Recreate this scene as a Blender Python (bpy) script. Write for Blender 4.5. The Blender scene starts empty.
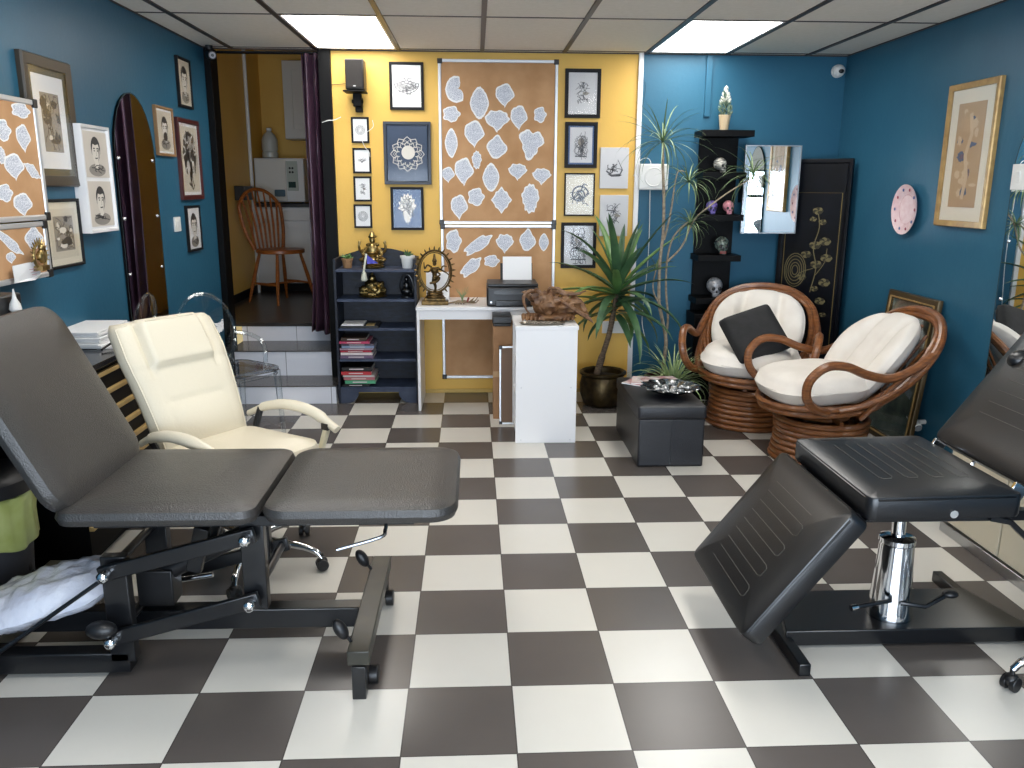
import bpy, bmesh, math, random
from math import sin, cos, pi, radians as R
from mathutils import Vector as V, Matrix, noise
random.seed(7)
S = bpy.context.scene
COL = S.collection

# ------------------------------------------------------------------ camera, world, light, exposure
FPX, PITCH, YAW, ROLL, CH = 833.5, .2324, .0436, .0052, 1.5816
XL, XR, YB, YF, H = -1.92, 2.73, 6.40, -1.7, 2.53
_cp, _sp, _cy, _sy = cos(PITCH), sin(PITCH), cos(YAW), sin(YAW)
FW = V((_sy*_cp, _cy*_cp, -_sp)); RT = V((_cy, -_sy, 0)); UP = RT.cross(FW)
RR = RT*cos(ROLL) + UP*sin(ROLL); UU = UP*cos(ROLL) - RT*sin(ROLL)
CP = V((0, 0, CH))
cd = bpy.data.cameras.new('camera'); cam = bpy.data.objects.new('camera', cd); COL.objects.link(cam)
cd.sensor_width = 36; cd.lens = FPX*36/1024; cd.clip_start = .02
cam.matrix_world = Matrix(((RR.x, UU.x, -FW.x, 0), (RR.y, UU.y, -FW.y, 0), (RR.z, UU.z, -FW.z, CH), (0, 0, 0, 1)))
S.camera = cam
S.view_settings.view_transform = 'Standard'; S.view_settings.look = 'None'
S.view_settings.exposure = 0.42; S.view_settings.gamma = 1; S.view_settings.use_curve_mapping = False
S.cycles.use_denoising = True
S.cycles.max_bounces = 8; S.cycles.transparent_max_bounces = 16; S.cycles.caustics_reflective = False; S.cycles.caustics_refractive = False
W = bpy.data.worlds.new('sky'); S.world = W; W.use_nodes = True
_b = W.node_tree.nodes['Background']; _b.inputs[0].default_value = (.62, .78, 1, 1); _b.inputs[1].default_value = 1.6

def area(name, loc, rot, sx, sy, power, col):
    l = bpy.data.lights.new(name, 'AREA'); l.shape = 'RECTANGLE'; l.size = sx; l.size_y = sy; l.energy = power; l.color = col
    o = bpy.data.objects.new(name, l); COL.objects.link(o); o.location = loc; o.rotation_euler = rot; return o
# daylight falling in through the shop window behind the camera
area('window_daylight', (.4, YF-.12, 1.12), (R(90), 0, 0), 3.9, 1.45, 210, (.74, .86, 1))
PANEL_E = 9.0

def at(x, y, X=None, Y=None, Z=None):
    d = FW + RR*((x-512)/FPX) + UU*((384-y)/FPX)
    t = (Y/d.y) if Y is not None else ((Z-CH)/d.z if Z is not None else X/d.x)
    return CP + d*t

# ------------------------------------------------------------------ materials
def hexc(h):
    h = h.lstrip('#'); c = [int(h[i:i+2], 16)/255 for i in (0, 2, 4)]
    return tuple(((v/12.92) if v <= .04045 else ((v+.055)/1.055)**2.4) for v in c) + (1,)
_M = {}
def mat(name, col, rough=.5, metal=0, var=None, vs=8, bump=0, bs=60, coat=0, emit=0, trans=0, stretch=None, spec=None):
    if name in _M: return _M[name]
    m = bpy.data.materials.new(name); m.use_nodes = True; nt = m.node_tree; b = nt.nodes['Principled BSDF']
    c = hexc(col) if isinstance(col, str) else col
    b.inputs['Base Color'].default_value = c; b.inputs['Roughness'].default_value = rough; b.inputs['Metallic'].default_value = metal
    if coat: b.inputs['Coat Weight'].default_value = coat; b.inputs['Coat Roughness'].default_value = .08
    if spec is not None: b.inputs['Specular IOR Level'].default_value = spec
    if trans: b.inputs['Transmission Weight'].default_value = trans
    if emit: b.inputs['Emission Color'].default_value = c; b.inputs['Emission Strength'].default_value = emit
    if var or bump:
        tc = nt.nodes.new('ShaderNodeTexCoord'); mp = nt.nodes.new('ShaderNodeMapping')
        nt.links.new(tc.outputs['Object'], mp.inputs[0])
        if stretch: mp.inputs['Scale'].default_value = stretch
    if var:
        n = nt.nodes.new('ShaderNodeTexNoise'); n.inputs['Scale'].default_value = vs; n.inputs['Detail'].default_value = 5
        nt.links.new(mp.outputs[0], n.inputs['Vector'])
        r = nt.nodes.new('ShaderNodeValToRGB'); r.color_ramp.elements[0].position = .36; r.color_ramp.elements[1].position = .66
        r.color_ramp.elements[0].color = c; r.color_ramp.elements[1].color = hexc(var)
        nt.links.new(n.outputs['Fac'], r.inputs[0]); nt.links.new(r.outputs[0], b.inputs['Base Color'])
    if bump:
        n2 = nt.nodes.new('ShaderNodeTexNoise'); n2.inputs['Scale'].default_value = bs; n2.inputs['Detail'].default_value = 3
        nt.links.new(mp.outputs[0], n2.inputs['Vector'])
        bp = nt.nodes.new('ShaderNodeBump'); bp.inputs['Strength'].default_value = bump; bp.inputs['Distance'].default_value = .01
        nt.links.new(n2.outputs['Fac'], bp.inputs['Height']); nt.links.new(bp.outputs[0], b.inputs['Normal'])
    _M[name] = m; return m
def N(nt, t, **k):
    n = nt.nodes.new(t)
    for a, v in k.items(): setattr(n, a, v)
    return n
def mth(nt, op, a, b=None):
    n = nt.nodes.new('ShaderNodeMath'); n.operation = op
    for i, v in enumerate((a, b)):
        if v is None: continue
        if isinstance(v, (int, float)): n.inputs[i].default_value = v
        else: nt.links.new(v, n.inputs[i])
    return n.outputs[0]

def floor_mat():
    m = bpy.data.materials.new('checker vinyl floor'); m.use_nodes = True; nt = m.node_tree; b = nt.nodes['Principled BSDF']; L = nt.links.new
    tc = N(nt, 'ShaderNodeTexCoord'); mp = N(nt, 'ShaderNodeMapping'); mp.vector_type = 'TEXTURE'
    mp.inputs['Rotation'].default_value = (0, 0, .0058); mp.inputs['Location'].default_value = (.0921, 5.4117, 0)
    mp.inputs['Scale'].default_value = (1/3, 1/3, 1/3)
    L(tc.outputs['Object'], mp.inputs[0]); sp = N(nt, 'ShaderNodeSeparateXYZ'); L(mp.outputs[0], sp.inputs[0])
    fx = mth(nt, 'FLOOR', sp.outputs[0]); fy = mth(nt, 'FLOOR', sp.outputs[1])
    par = mth(nt, 'PINGPONG', mth(nt, 'ADD', fx, fy), 1)          # 0 light, 1 dark
    gx = mth(nt, 'ABSOLUTE', mth(nt, 'SUBTRACT', mth(nt, 'FRACT', sp.outputs[0]), .5))
    gy = mth(nt, 'ABSOLUTE', mth(nt, 'SUBTRACT', mth(nt, 'FRACT', sp.outputs[1]), .5))
    gr = mth(nt, 'GREATER_THAN', mth(nt, 'MAXIMUM', gx, gy), .4935)
    cell = N(nt, 'ShaderNodeTexWhiteNoise'); cv = N(nt, 'ShaderNodeCombineXYZ'); L(fx, cv.inputs[0]); L(fy, cv.inputs[1]); L(cv.outputs[0], cell.inputs['Vector'])
    n = N(nt, 'ShaderNodeTexNoise'); n.inputs['Scale'].default_value = 5; n.inputs['Detail'].default_value = 3; L(tc.outputs['Object'], n.inputs['Vector'])
    n3 = N(nt, 'ShaderNodeTexNoise'); n3.inputs['Scale'].default_value = 60; n3.inputs['Detail'].default_value = 4; L(tc.outputs['Object'], n3.inputs['Vector'])
    f = mth(nt, 'ADD', mth(nt, 'ADD', mth(nt, 'MULTIPLY', n.outputs['Fac'], .7), mth(nt, 'MULTIPLY', cell.outputs[0], .22)), mth(nt, 'MULTIPLY', n3.outputs['Fac'], .12))
    def ramp(c0, c1):
        r = N(nt, 'ShaderNodeValToRGB'); r.color_ramp.elements[0].position = .1; r.color_ramp.elements[1].position = .95
        r.color_ramp.elements[0].color = hexc(c0); r.color_ramp.elements[1].color = hexc(c1); L(f, r.inputs[0]); return r.outputs[0]
    lt, dk = ramp('#d0ccc3', '#d6d2ca'), ramp('#544e4b', '#5c5652')
    mx = N(nt, 'ShaderNodeMix', data_type='RGBA'); L(par, mx.inputs[0]); L(lt, mx.inputs[6]); L(dk, mx.inputs[7])
    m2 = N(nt, 'ShaderNodeMix', data_type='RGBA'); L(gr, m2.inputs[0]); L(mx.outputs[2], m2.inputs[6]); m2.inputs[7].default_value = hexc('#4a4542')
    L(m2.outputs[2], b.inputs['Base Color'])
    b.inputs['Roughness'].default_value = .27
    b.inputs['Specular IOR Level'].default_value = .45
    bp = N(nt, 'ShaderNodeBump'); bp.inputs['Strength'].default_value = .08; bp.inputs['Distance'].default_value = .004
    L(mth(nt, 'MULTIPLY', gr, -1.0), bp.inputs['Height']); L(bp.outputs[0], b.inputs['Normal'])
    return m

def thin_glass(name, tint=(1, 1, 1, 1), rough=.0, base=.04, k=.5):
    if name in _M: return _M[name]
    m = bpy.data.materials.new(name); m.use_nodes = True; nt = m.node_tree; nt.nodes.remove(nt.nodes['Principled BSDF'])
    o = nt.nodes['Material Output']; t = N(nt, 'ShaderNodeBsdfTransparent'); t.inputs[0].default_value = tint
    g = N(nt, 'ShaderNodeBsdfGlossy'); g.inputs['Roughness'].default_value = rough
    lw = N(nt, 'ShaderNodeLayerWeight'); lw.inputs[0].default_value = .5
    f = mth(nt, 'ADD', mth(nt, 'MULTIPLY', mth(nt, 'POWER', lw.outputs['Facing'], 3.0), k), base)
    mx = N(nt, 'ShaderNodeMixShader'); nt.links.new(f, mx.inputs[0]); nt.links.new(t.outputs[0], mx.inputs[1]); nt.links.new(g.outputs[0], mx.inputs[2])
    nt.links.new(mx.outputs[0], o.inputs[0]); _M[name] = m; return m

def ink_mat(name, paper='#e3e3e6', ink='#7d8494', scale=95, th=.5):
    if name in _M: return _M[name]
    m = bpy.data.materials.new(name); m.use_nodes = True; nt = m.node_tree; b = nt.nodes['Principled BSDF']; L = nt.links.new
    tc = N(nt, 'ShaderNodeTexCoord'); nz = N(nt, 'ShaderNodeTexNoise'); nz.inputs['Scale'].default_value = scale; nz.inputs['Detail'].default_value = 2
    nz.inputs['Distortion'].default_value = 2.5; L(tc.outputs['Object'], nz.inputs['Vector'])
    a = mth(nt, 'ABSOLUTE', mth(nt, 'SUBTRACT', nz.outputs['Fac'], .5))
    l = mth(nt, 'LESS_THAN', a, .035*th/.5)
    mx = N(nt, 'ShaderNodeMix', data_type='RGBA'); L(l, mx.inputs[0]); mx.inputs[6].default_value = hexc(paper); mx.inputs[7].default_value = hexc(ink)
    L(mx.outputs[2], b.inputs['Base Color']); b.inputs['Roughness'].default_value = .75; _M[name] = m; return m

def tile_mat(name, c, line, sx, sz, ox=0, oz=0):
    m = bpy.data.materials.new(name); m.use_nodes = True; nt = m.node_tree; b = nt.nodes['Principled BSDF']; L = nt.links.new
    tc = N(nt, 'ShaderNodeTexCoord'); sp = N(nt, 'ShaderNodeSeparateXYZ'); L(tc.outputs['Object'], sp.inputs[0])
    def g(o, s, off): return mth(nt, 'ABSOLUTE', mth(nt, 'SUBTRACT', mth(nt, 'FRACT', mth(nt, 'DIVIDE', mth(nt, 'SUBTRACT', o, off), s)), .5))
    a = mth(nt, 'GREATER_THAN', g(sp.outputs[0], sx, ox), .493)
    mx = N(nt, 'ShaderNodeMix', data_type='RGBA'); L(a, mx.inputs[0]); mx.inputs[6].default_value = hexc(c); mx.inputs[7].default_value = hexc(line)
    L(mx.outputs[2], b.inputs['Base Color']); b.inputs['Roughness'].default_value = .25; return m

TEAL = mat('teal wall paint', '#285a74', .42, var='#2d6079', vs=2.2, bump=.10, bs=35, spec=.28)
YEL = mat('mustard wall paint', '#d9ac4c', .5, var='#deb253', vs=2.5, bump=.1, bs=40)
CEILM = mat('ceiling tile', '#e9e1d6', .85, var='#eee6dc', vs=30, bump=.12, bs=160)
BAR = mat('dark ceiling grid bar', '#3c302a', .4)
WHITE = mat('white laminate', '#e4e3e4', .35)
WHITEP = mat('white plastic', '#dcdcda', .4)
PAPER = mat('paper white', '#e9e9ea', .7)
CREAMP = mat('cream card mount', '#ded6c4', .8)
BLK = mat('black paint satin', '#040405', .5, spec=.14)
BLKM = mat('black powder coated steel', '#0d0e11', .28, spec=.6)
BLKP = mat('black plastic', '#141416', .4)
BLEATH = mat('black vinyl upholstery', '#111215', .31, bump=.07, bs=220, spec=.6)
GLEATH = mat('charcoal vinyl upholstery', '#2f2d2b', .34, var='#353230', vs=5, bump=.3, bs=200, spec=.65)
WLEATH = mat('cream leather', '#d6cdb8', .42, bump=.12, bs=90)
CHROME = mat('polished chrome', '#d8dade', .08, 1)
STEEL = mat('brushed steel', '#b5b6b8', .3, 1)
ALU = mat('aluminium trim', '#c8cacd', .35, .6)
CORK = mat('cork', '#c0966d', .85, var='#ad8259', vs=5, bump=.2, bs=250)
BRASS = mat('aged brass', '#b09a68', .33, 1, var='#75623a', vs=30)
BRONZE = mat('dark bronze', '#6b5636', .38, 1, var='#3d3222', vs=40)
RATTAN = mat('varnished rattan', '#8c5830', .34, var='#683c1f', vs=14, stretch=(1, 1, 6), bump=.1, bs=60, coat=.15)
CUSH = mat('white cotton cushion', '#e6e0d8', .85, var='#ddd6cd', vs=6, bump=.25, bs=22)
LEAFG = mat('glossy green leaf', '#4c7440', .4, var='#6a8f50', vs=8)
LEAFD = mat('dark sword leaf', '#36553a', .42, var='#4e7048', vs=10)
LEAFV = mat('pale variegated leaf', '#7f9a62', .45, var='#a9b98a', vs=20)
LEAFN = mat('narrow grey green leaf', '#7b8f62', .45, var='#556d49', vs=15)
BARK = mat('pale stem bark', '#a39580', .8, var='#7f705c', vs=40, bump=.4, bs=80)
NAVY = mat('washed navy wood', '#080c17', .55, var='#141d30', vs=14, stretch=(1, 1, 3), bump=.15, bs=50)
MIRROR = mat('mirror silvering', (.9, .92, .92, 1), .01, 1)
PANE = thin_glass('picture glass', rough=.09, base=.012, k=.4)
CLEAR = thin_glass('clear acrylic', (.92, .945, .96, 1), .05, .10, .9)
INK = ink_mat('ink on tracing paper', paper='#e4e6ec', ink='#9aa1b2', th=.8, scale=105)
WOODB = mat('honey stained wood', '#9a5a26', .35, var='#7d441a', vs=12, stretch=(1, 1, 5))
def flat(name, c, rough=.6): return mat(name, c, rough)

# ------------------------------------------------------------------ mesh builder
def spline(p, n=6, closed=False):
    p = [V(q) for q in p]; out = []; m = len(p)
    rng = range(m) if closed else range(m-1)
    for i in rng:
        a = p[(i-1) % m] if (closed or i > 0) else p[0]*2-p[1]
        b, c = p[i], p[(i+1) % m]
        d = p[(i+2) % m] if (closed or i+2 < m) else p[-1]*2-p[-2]
        for k in range(n):
            t = k/n
            out.append(.5*((2*b)+(c-a)*t+(2*a-5*b+4*c-d)*t*t+(3*b-a-3*c+d)*t**3))
    if not closed: out.append(p[-1])
    return out
class MB:
    def __init__(s): s.v = []; s.f = []; s.m = []
    def add(s, vs, fs, M=None, mi=0):
        o = len(s.v)
        for q in vs: s.v.append((M @ V(q)) if M is not None else V(q))
        for f in fs: s.f.append([o+i for i in f]); s.m.append(mi)
        return s
    def box(s, c, d, rz=0, rx=0, ry=0, mi=0, M=None):
        T = Matrix.Translation(c) @ Matrix.Rotation(rz, 4, 'Z') @ Matrix.Rotation(ry, 4, 'Y') @ Matrix.Rotation(rx, 4, 'X')
        if M is not None: T = M @ T
        x, y, z = (q/2 for q in d)
        return s.add([(i*x, j*y, k*z) for i in (-1, 1) for j in (-1, 1) for k in (-1, 1)],
                     [(0, 1, 3, 2), (4, 6, 7, 5), (0, 4, 5, 1), (2, 3, 7, 6), (0, 2, 6, 4), (1, 5, 7, 3)], T, mi)
    def b2(s, lo, hi, mi=0): return s.box([(a+b)/2 for a, b in zip(lo, hi)], [abs(b-a) for a, b in zip(lo, hi)], mi=mi)
    def loft(s, rings, closed=False, caps=True, M=None, mi=0):
        n = len(rings[0]); vs = [q for r in rings for q in r]; fs = []; k = len(rings)
        for i in range(k if closed else k-1):
            a, b = i*n, ((i+1) % k)*n
            for j in range(n): fs.append((a+j, a+(j+1) % n, b+(j+1) % n, b+j))
        if caps and not closed: fs.append(tuple(range(n))[::-1]); fs.append(tuple((k-1)*n+j for j in range(n)))
        return s.add(vs, fs, M, mi)
    def tube(s, p, r, n=8, closed=False, caps=True, M=None, mi=0, flat=1):
        p = [V(q) for q in p]; m = len(p); rs = r if isinstance(r, (list, tuple)) else [r]*m
        if len(rs) != m: rs = [rs[0]+(rs[-1]-rs[0])*i/(m-1) for i in range(m)] if len(rs) == 2 else [rs[min(len(rs)-1, int(i*len(rs)/m))] for i in range(m)]
        T = [((p[(i+1) % m]-p[(i-1) % m]) if closed else (p[min(i+1, m-1)]-p[max(i-1, 0)])).normalized() for i in range(m)]
        u = T[0].orthogonal().normalized(); rings = []
        for i in range(m):
            u = (u - T[i]*u.dot(T[i])); u = u.normalized() if u.length > 1e-6 else T[i].orthogonal().normalized(); w = T[i].cross(u)
            rings.append([p[i]+(u*cos(2*pi*j/n)+w*sin(2*pi*j/n)*flat)*rs[i] for j in range(n)])
        if closed:
            # close the twist by choosing the best offset
            best = min(range(n), key=lambda o: (rings[0][o]-rings[-1][0]).length)
            rings.append([rings[0][(j+best) % n] for j in range(n)]); return s.loft(rings, caps=False, M=M, mi=mi)
        return s.loft(rings, caps=caps, M=M, mi=mi)
    def cyl(s, a, b, r, r2=None, n=16, mi=0, M=None): return s.tube([a, b], [r, r if r2 is None else r2], n, M=M, mi=mi)
    def lathe(s, pr, n=24, c=(0, 0, 0), M=None, mi=0, caps=True):
        return s.loft([[(c[0]+r*cos(2*pi*j/n), c[1]+r*sin(2*pi*j/n), c[2]+z) for j in range(n)] for r, z in pr], caps=caps, M=M, mi=mi)
    def ell(s, c, r, nu=12, nv=8, M=None, mi=0, nz=0, ns=8):
        if isinstance(r, (int, float)): r = (r, r, r)
        vs = [(0, 0, -1)]; fs = []
        for i in range(1, nv):
            a = -pi/2+pi*i/nv
            for j in range(nu): vs.append((cos(a)*cos(2*pi*j/nu), cos(a)*sin(2*pi*j/nu), sin(a)))
        vs.append((0, 0, 1)); t = len(vs)-1
        for j in range(nu): fs.append((0, 1+(j+1) % nu, 1+j)); fs.append((t, t-nu+j, t-nu+(j+1) % nu))
        for i in range(nv-2):
            for j in range(nu): a = 1+i*nu; fs.append((a+j, a+(j+1) % nu, a+nu+(j+1) % nu, a+nu+j))
        o = []
        for q in vs:
            q = V(q); k = 1+(nz*noise.noise(q*ns*.3+V(c)*3) if nz else 0); o.append((c[0]+q.x*r[0]*k, c[1]+q.y*r[1]*k, c[2]+q.z*r[2]*k))
        return s.add(o, fs, M, mi)
    def prism(s, poly, t, M=None, mi=0):
        """poly in (x, z), thickness along y from 0 to t"""
        n = len(poly); vs = [(x, 0, z) for x, z in poly]+[(x, t, z) for x, z in poly]
        return s.add(vs, [tuple(range(n)), tuple(range(2*n-1, n-1, -1))]+[(i, i+n, (i+1) % n+n, (i+1) % n) for i in range(n)], M, mi)
    def ribbon(s, p, w, y=0, closed=False, mi=0, M=None):
        """flat line in the x/z plane at depth y"""
        p = [V((q[0], 0, q[1])) for q in p]; m = len(p); vs = []
        for i in range(m):
            a = p[(i-1) % m] if (closed or i > 0) else p[i]; b = p[(i+1) % m] if (closed or i < m-1) else p[i]
            d = (b-a); d = d.normalized() if d.length > 1e-9 else V((1, 0, 0)); q = V((-d.z, 0, d.x))*w/2
            vs += [(p[i].x+q.x, y, p[i].z+q.z), (p[i].x-q.x, y, p[i].z-q.z)]
        k = m if closed else m-1
        return s.add(vs, [(2*i, 2*i+1, (2*i+3) % (2*m), (2*i+2) % (2*m)) for i in range(k)], M, mi)
    def poly(s, p, y=0, mi=0, M=None):
        return s.add([(x, y, z) for x, z in p], [tuple(range(len(p)))], M, mi)
    def pad(s, w, l, t, r=.06, e=.02, puff=0, M=None, mi=0, nc=6):
        """upholstered pad centred on the origin, top at z = t/2"""
        def rr(ix):
            out = []; a, b, q = w/2-ix, l/2-ix, max(r-ix, .004)
            for cx, cy, a0 in ((a-q, b-q, 0), (-a+q, b-q, pi/2), (-a+q, -b+q, pi), (a-q, -b+q, 3*pi/2)):
                for k in range(nc+1): g = a0+pi/2*k/nc; out.append((cx+q*cos(g), cy+q*sin(g)))
            return out
        prof = [(e+.10*min(w, l), -t/2-puff*.0), (e, -t/2), (e*.3, -t/2+e*.3), (0, -t/2+e), (0, t/2-e), (e*.3, t/2-e*.3), (e, t/2), (e+.10*min(w, l), t/2+puff*.6), (e+.28*min(w, l), t/2+puff)]
        return s.loft([[(x, y, z) for x, y in rr(ix)] for ix, z in prof], M=M, mi=mi)

def sub(name, mb, mats, parent=None, bevel=0, smooth=True, ang=38, M=None, seg=2, subd=0):
    me = bpy.data.meshes.new(name)
    vs = [tuple((M @ q) if M is not None else q) for q in mb.v]
    me.from_pydata(vs, [], mb.f); ms = mats if isinstance(mats, (list, tuple)) else [mats]
    for m in ms: me.materials.append(m)
    if len(ms) > 1: me.polygons.foreach_set('material_index', mb.m)
    bm = bmesh.new(); bm.from_mesh(me); bmesh.ops.recalc_face_normals(bm, faces=bm.faces); bm.to_mesh(me); bm.free()
    if smooth:
        me.polygons.foreach_set('use_smooth', [True]*len(me.polygons)); me.set_sharp_from_angle(angle=R(ang))
    me.update()
    o = bpy.data.objects.new(name, me); COL.objects.link(o)
    if parent is not None: o.parent = parent
    if bevel:
        b = o.modifiers.new('bevel', 'BEVEL'); b.width = bevel; b.segments = seg; b.limit_method = 'ANGLE'; b.angle_limit = R(50)
    if subd: q = o.modifiers.new('sub', 'SUBSURF'); q.levels = q.render_levels = subd
    return o
TM = {}
def thing(name, label, cat, loc=(0, 0, 0), rz=0, group=None):
    o = bpy.data.objects.new(name, None); COL.objects.link(o); o.empty_display_size = .1
    o.location = loc; o.rotation_euler = (0, 0, rz); o['label'] = label; o['category'] = cat
    if group: o['group'] = group
    TM[o] = (Matrix.Translation(loc) @ Matrix.Rotation(rz, 4, 'Z')).inverted(); return o
def wpart(name, mb, mats, parent, **k): return sub(name, mb, mats, parent, M=TM[parent], **k)   # vertices given in room coordinates
def solo(name, label, cat, mb, mats, group=None, **k):
    xs = [q.x for q in mb.v]; ys = [q.y for q in mb.v]; zs = [q.z for q in mb.v]
    c = V(((min(xs)+max(xs))/2, (min(ys)+max(ys))/2, min(zs)))
    o = sub(name, mb, mats, None, M=Matrix.Translation(-c), **k); o.location = c
    o['label'] = label; o['category'] = cat
    if group: o['group'] = group
    return o
def struct(name, mb, mats, **k):
    o = sub(name, mb, mats, **k); o['kind'] = 'structure'; return o
def dup(o, loc, rz, label, group=None):
    c = o.copy(); COL.objects.link(c); c.location = loc; c.rotation_euler = (0, 0, rz); c['label'] = label
    if group: c['group'] = group
    for ch in list(o.children):
        d = ch.copy(); COL.objects.link(d); d.parent = c
        for g in list(ch.children): e = g.copy(); COL.objects.link(e); e.parent = d
    return c

# ------------------------------------------------------------------ the room
struct('floor', MB().b2((XL-.1, YF-.1, -.05), (XR+.1, YB+.05, 0)), floor_mat(), smooth=False)
struct('wall_left', MB().b2((XL-.12, YF, 0), (XL, YB, H+.1)), TEAL)
struct('wall_right', MB().b2((XR, YF, 0), (XR+.12, YB+.1, H+.1)), TEAL)
XT = at(635.5, 190, Y=YB).x
DX = -1.045                                                     # right side of the doorway to the raised room
struct('wall_back', MB().b2((DX, YB, 0), (XT, YB+.12, H+.1)), YEL)
struct('wall_back', MB().b2((XT, YB, 0), (XR, YB+.12, H+.1)), TEAL)
struct('trim_1', MB().b2((XT-.014, YB-.022, 0), (XT+.022, YB, H)), WHITE, bevel=.003)
struct('trim_2', MB().b2((XL, YB-.04, .0), (XL+.048, YB+.12, H)), BLK, bevel=.003)
struct('trim_3', MB().b2((DX-.075, YB-.035, .0), (DX+.012, YB+.14, H)), BLK, bevel=.003)
struct('baseboard_back', MB().b2((DX+.02, YB-.014, 0), (XT-.02, YB, .03)), mat('skirting mustard', '#c4a458', .5), bevel=.003)
# front wall with the shop window (behind the camera, seen only in mirrors)
fw = MB(); wx0, wx1, wz0, wz1 = -1.55, 2.35, .35, 1.88
fw.b2((XL-.1, YF-.12, 0), (XR+.1, YF, wz0)); fw.b2((XL-.1, YF-.12, wz1), (XR+.1, YF, H+.1)); fw.b2((XL-.1, YF-.12, wz0), (wx0, YF, wz1)); fw.b2((wx1, YF-.12, wz0), (XR+.1, YF, wz1))
struct('wall_front', fw, mat('pale front wall paint', '#c9c6be', .6))
wf = MB()
for x in (wx0, wx0+.78*1, wx0+.78*2, wx0+.78*3, wx0+.78*4, wx1): wf.b2((x-.025, YF-.09, wz0), (x+.025, YF-.03, wz1))
for z in (wz0, 1.45, wz1): wf.b2((wx0, YF-.09, z-.025), (wx1, YF-.03, z+.025))
wo = struct('window_1', wf, BLK, bevel=.004)
wp = sub('pane', MB().b2((wx0, YF-.065, wz0), (wx1, YF-.06, wz1)), PANE, wo)

# suspended ceiling: each tile bay framed by dark bars
CX0, CY0, CD, CW = .0523*.9885, 6.326, 1.186, .593
cm = MB(); bars = MB(); lights = []
xs = [CX0+(i-3)*CW for i in range(-1, 9)]
xs = [x for x in xs if XL < x < XR]; ys = [CY0-CD*k for k in range(0, 7)]
X_ = [XL]+xs+[XR]; Y_ = [YB]+ys+[YF]
LP = [(i, j) for i in range(len(X_)-1) for j in range(len(Y_)-1) if j in (1, 3, 5) and abs(X_[i+1]-X_[i]-CW) < .01 and (abs(X_[i]-xs[1]) < .01 or abs(X_[i]-xs[5]) < .01)]
for i in range(len(X_)-1):
    for j in range(len(Y_)-1):
        if (i, j) in LP: continue
        cm.b2((X_[i], Y_[j+1], H), (X_[i+1], Y_[j], H+.015))
cm.b2((XL-.1, YF-.1, H+.10), (XR+.1, YB+.02, H+.12))
struct('ceiling', cm, CEILM, smooth=False)
for x in xs: bars.b2((x-.015, YF, H-.007), (x+.015, YB, H+.001))
for y in ys: bars.b2((XL, y-.007, H-.004), (XR, y+.007, H+.001))
bars.b2((XL, YB-.012, H-.008), (XR, YB, H)); bars.b2((XL, YF, H-.008), (XL+.008, YB, H)); bars.b2((XR-.008, YF, H-.008), (XR, YB, H))
struct('ceiling', bars, BAR, smooth=False)
EM = mat('lit light diffuser', (1, .97, .92, 1), .5, emit=PANEL_E)
names = {(0, 1): 'square white ceiling light panel above the purple curtain', (1, 1): 'square white ceiling light panel over the yellow and blue wall corner'}
for n_, (i, j) in enumerate(LP):
    x0, x1, y0, y1 = X_[i], X_[i+1], Y_[j+1], Y_[j]
    side = 0 if x0 < 0 else 1
    lab = {1: names[(side, 1)], 3: 'white ceiling light panel overhead in the middle of the %s side' % ('left', 'right')[side], 5: 'white ceiling light panel near the shop window, %s side' % ('left', 'right')[side]}[j]
    t = thing('ceiling_light', lab, 'ceiling light', ((x0+x1)/2, (y0+y1)/2, H), 0, 'ceiling light panels')
    f = MB()
    for a, b in (((x0+.011, y0+.007), (x0+.03, y1-.007)), ((x1-.03, y0+.007), (x1-.011, y1-.007)), ((x0+.011, y0+.007), (x1-.011, y0+.022)), ((x0+.011, y1-.022), (x1-.011, y1-.007))): f.b2((a[0], a[1], H-.004), (b[0], b[1], H+.02))
    wpart('frame', f, WHITE, t); wpart('diffuser', MB().b2((x0+.02, y0+.015, H+.002), (x1-.02, y1-.015, H+.008)), EM, t)

# raised back room behind the curtain
Z1, Z2, Z3 = .138, .335, .487
YA, YC, XA = 8.88, 9.5, -2.3
DARKT = mat('dark grey step tile', '#45413f', .22, var='#504b48', vs=9)
RISER = tile_mat('white riser tile', '#e3e5ee', '#8d8f97', .40, .2, .12)
st = MB(); st.b2((XL, 6.07, 0), (DX-.0, 6.5, Z1-.008)); st.b2((XL, 6.42, 0), (DX-.08, 6.9, Z2-.008))
struct('stair_risers', st, RISER, smooth=False)
tr = MB(); tr.b2((XL, 6.062, Z1-.008), (DX+.004, 6.42, Z1)); tr.b2((XL, 6.412, Z2-.008), (DX-.03, 6.86, Z2))
struct('stair_treads', tr, DARKT, bevel=.002)
struct('stair_risers', MB().b2((XL, 6.85, 0), (-1.0, 6.9, Z3-.01)), RISER, smooth=False)
struct('floor', MB().b2((XA, 6.842, Z3-.03), (-.9, YC+.1, Z3)), mat('dark raised floor boards', '#2c2725', .3, var='#39322e', vs=6), bevel=.002)
aw = MB(); aw.b2((XL-.5, YB, 0), (XL, YB+.12, 3)); aw.b2((XA-.1, YB+.1, 0), (XA, YC+.1, 3)); aw.b2((XA-.1, YC, 0), (-.9, YC+.1, 3)); aw.b2((DX+.02, YB+.1, 0), (DX+.14, YC, 3))
struct('wall_alcove', aw, YEL)
struct('ceiling', MB().b2((XA-.1, YB+.02, 2.95), (-.9, YC+.1, 3.05)), CEILM)
struct('baseboard_left', MB().b2((XA, 6.86, Z3), (XA+.015, YA, Z3+.08)), BLK, bevel=.002)
struct('trim_4', MB().cyl((XA+.02, YA-.03, Z3), (XA+.02, YA-.03, 2.95), .018), WHITEP)

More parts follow.
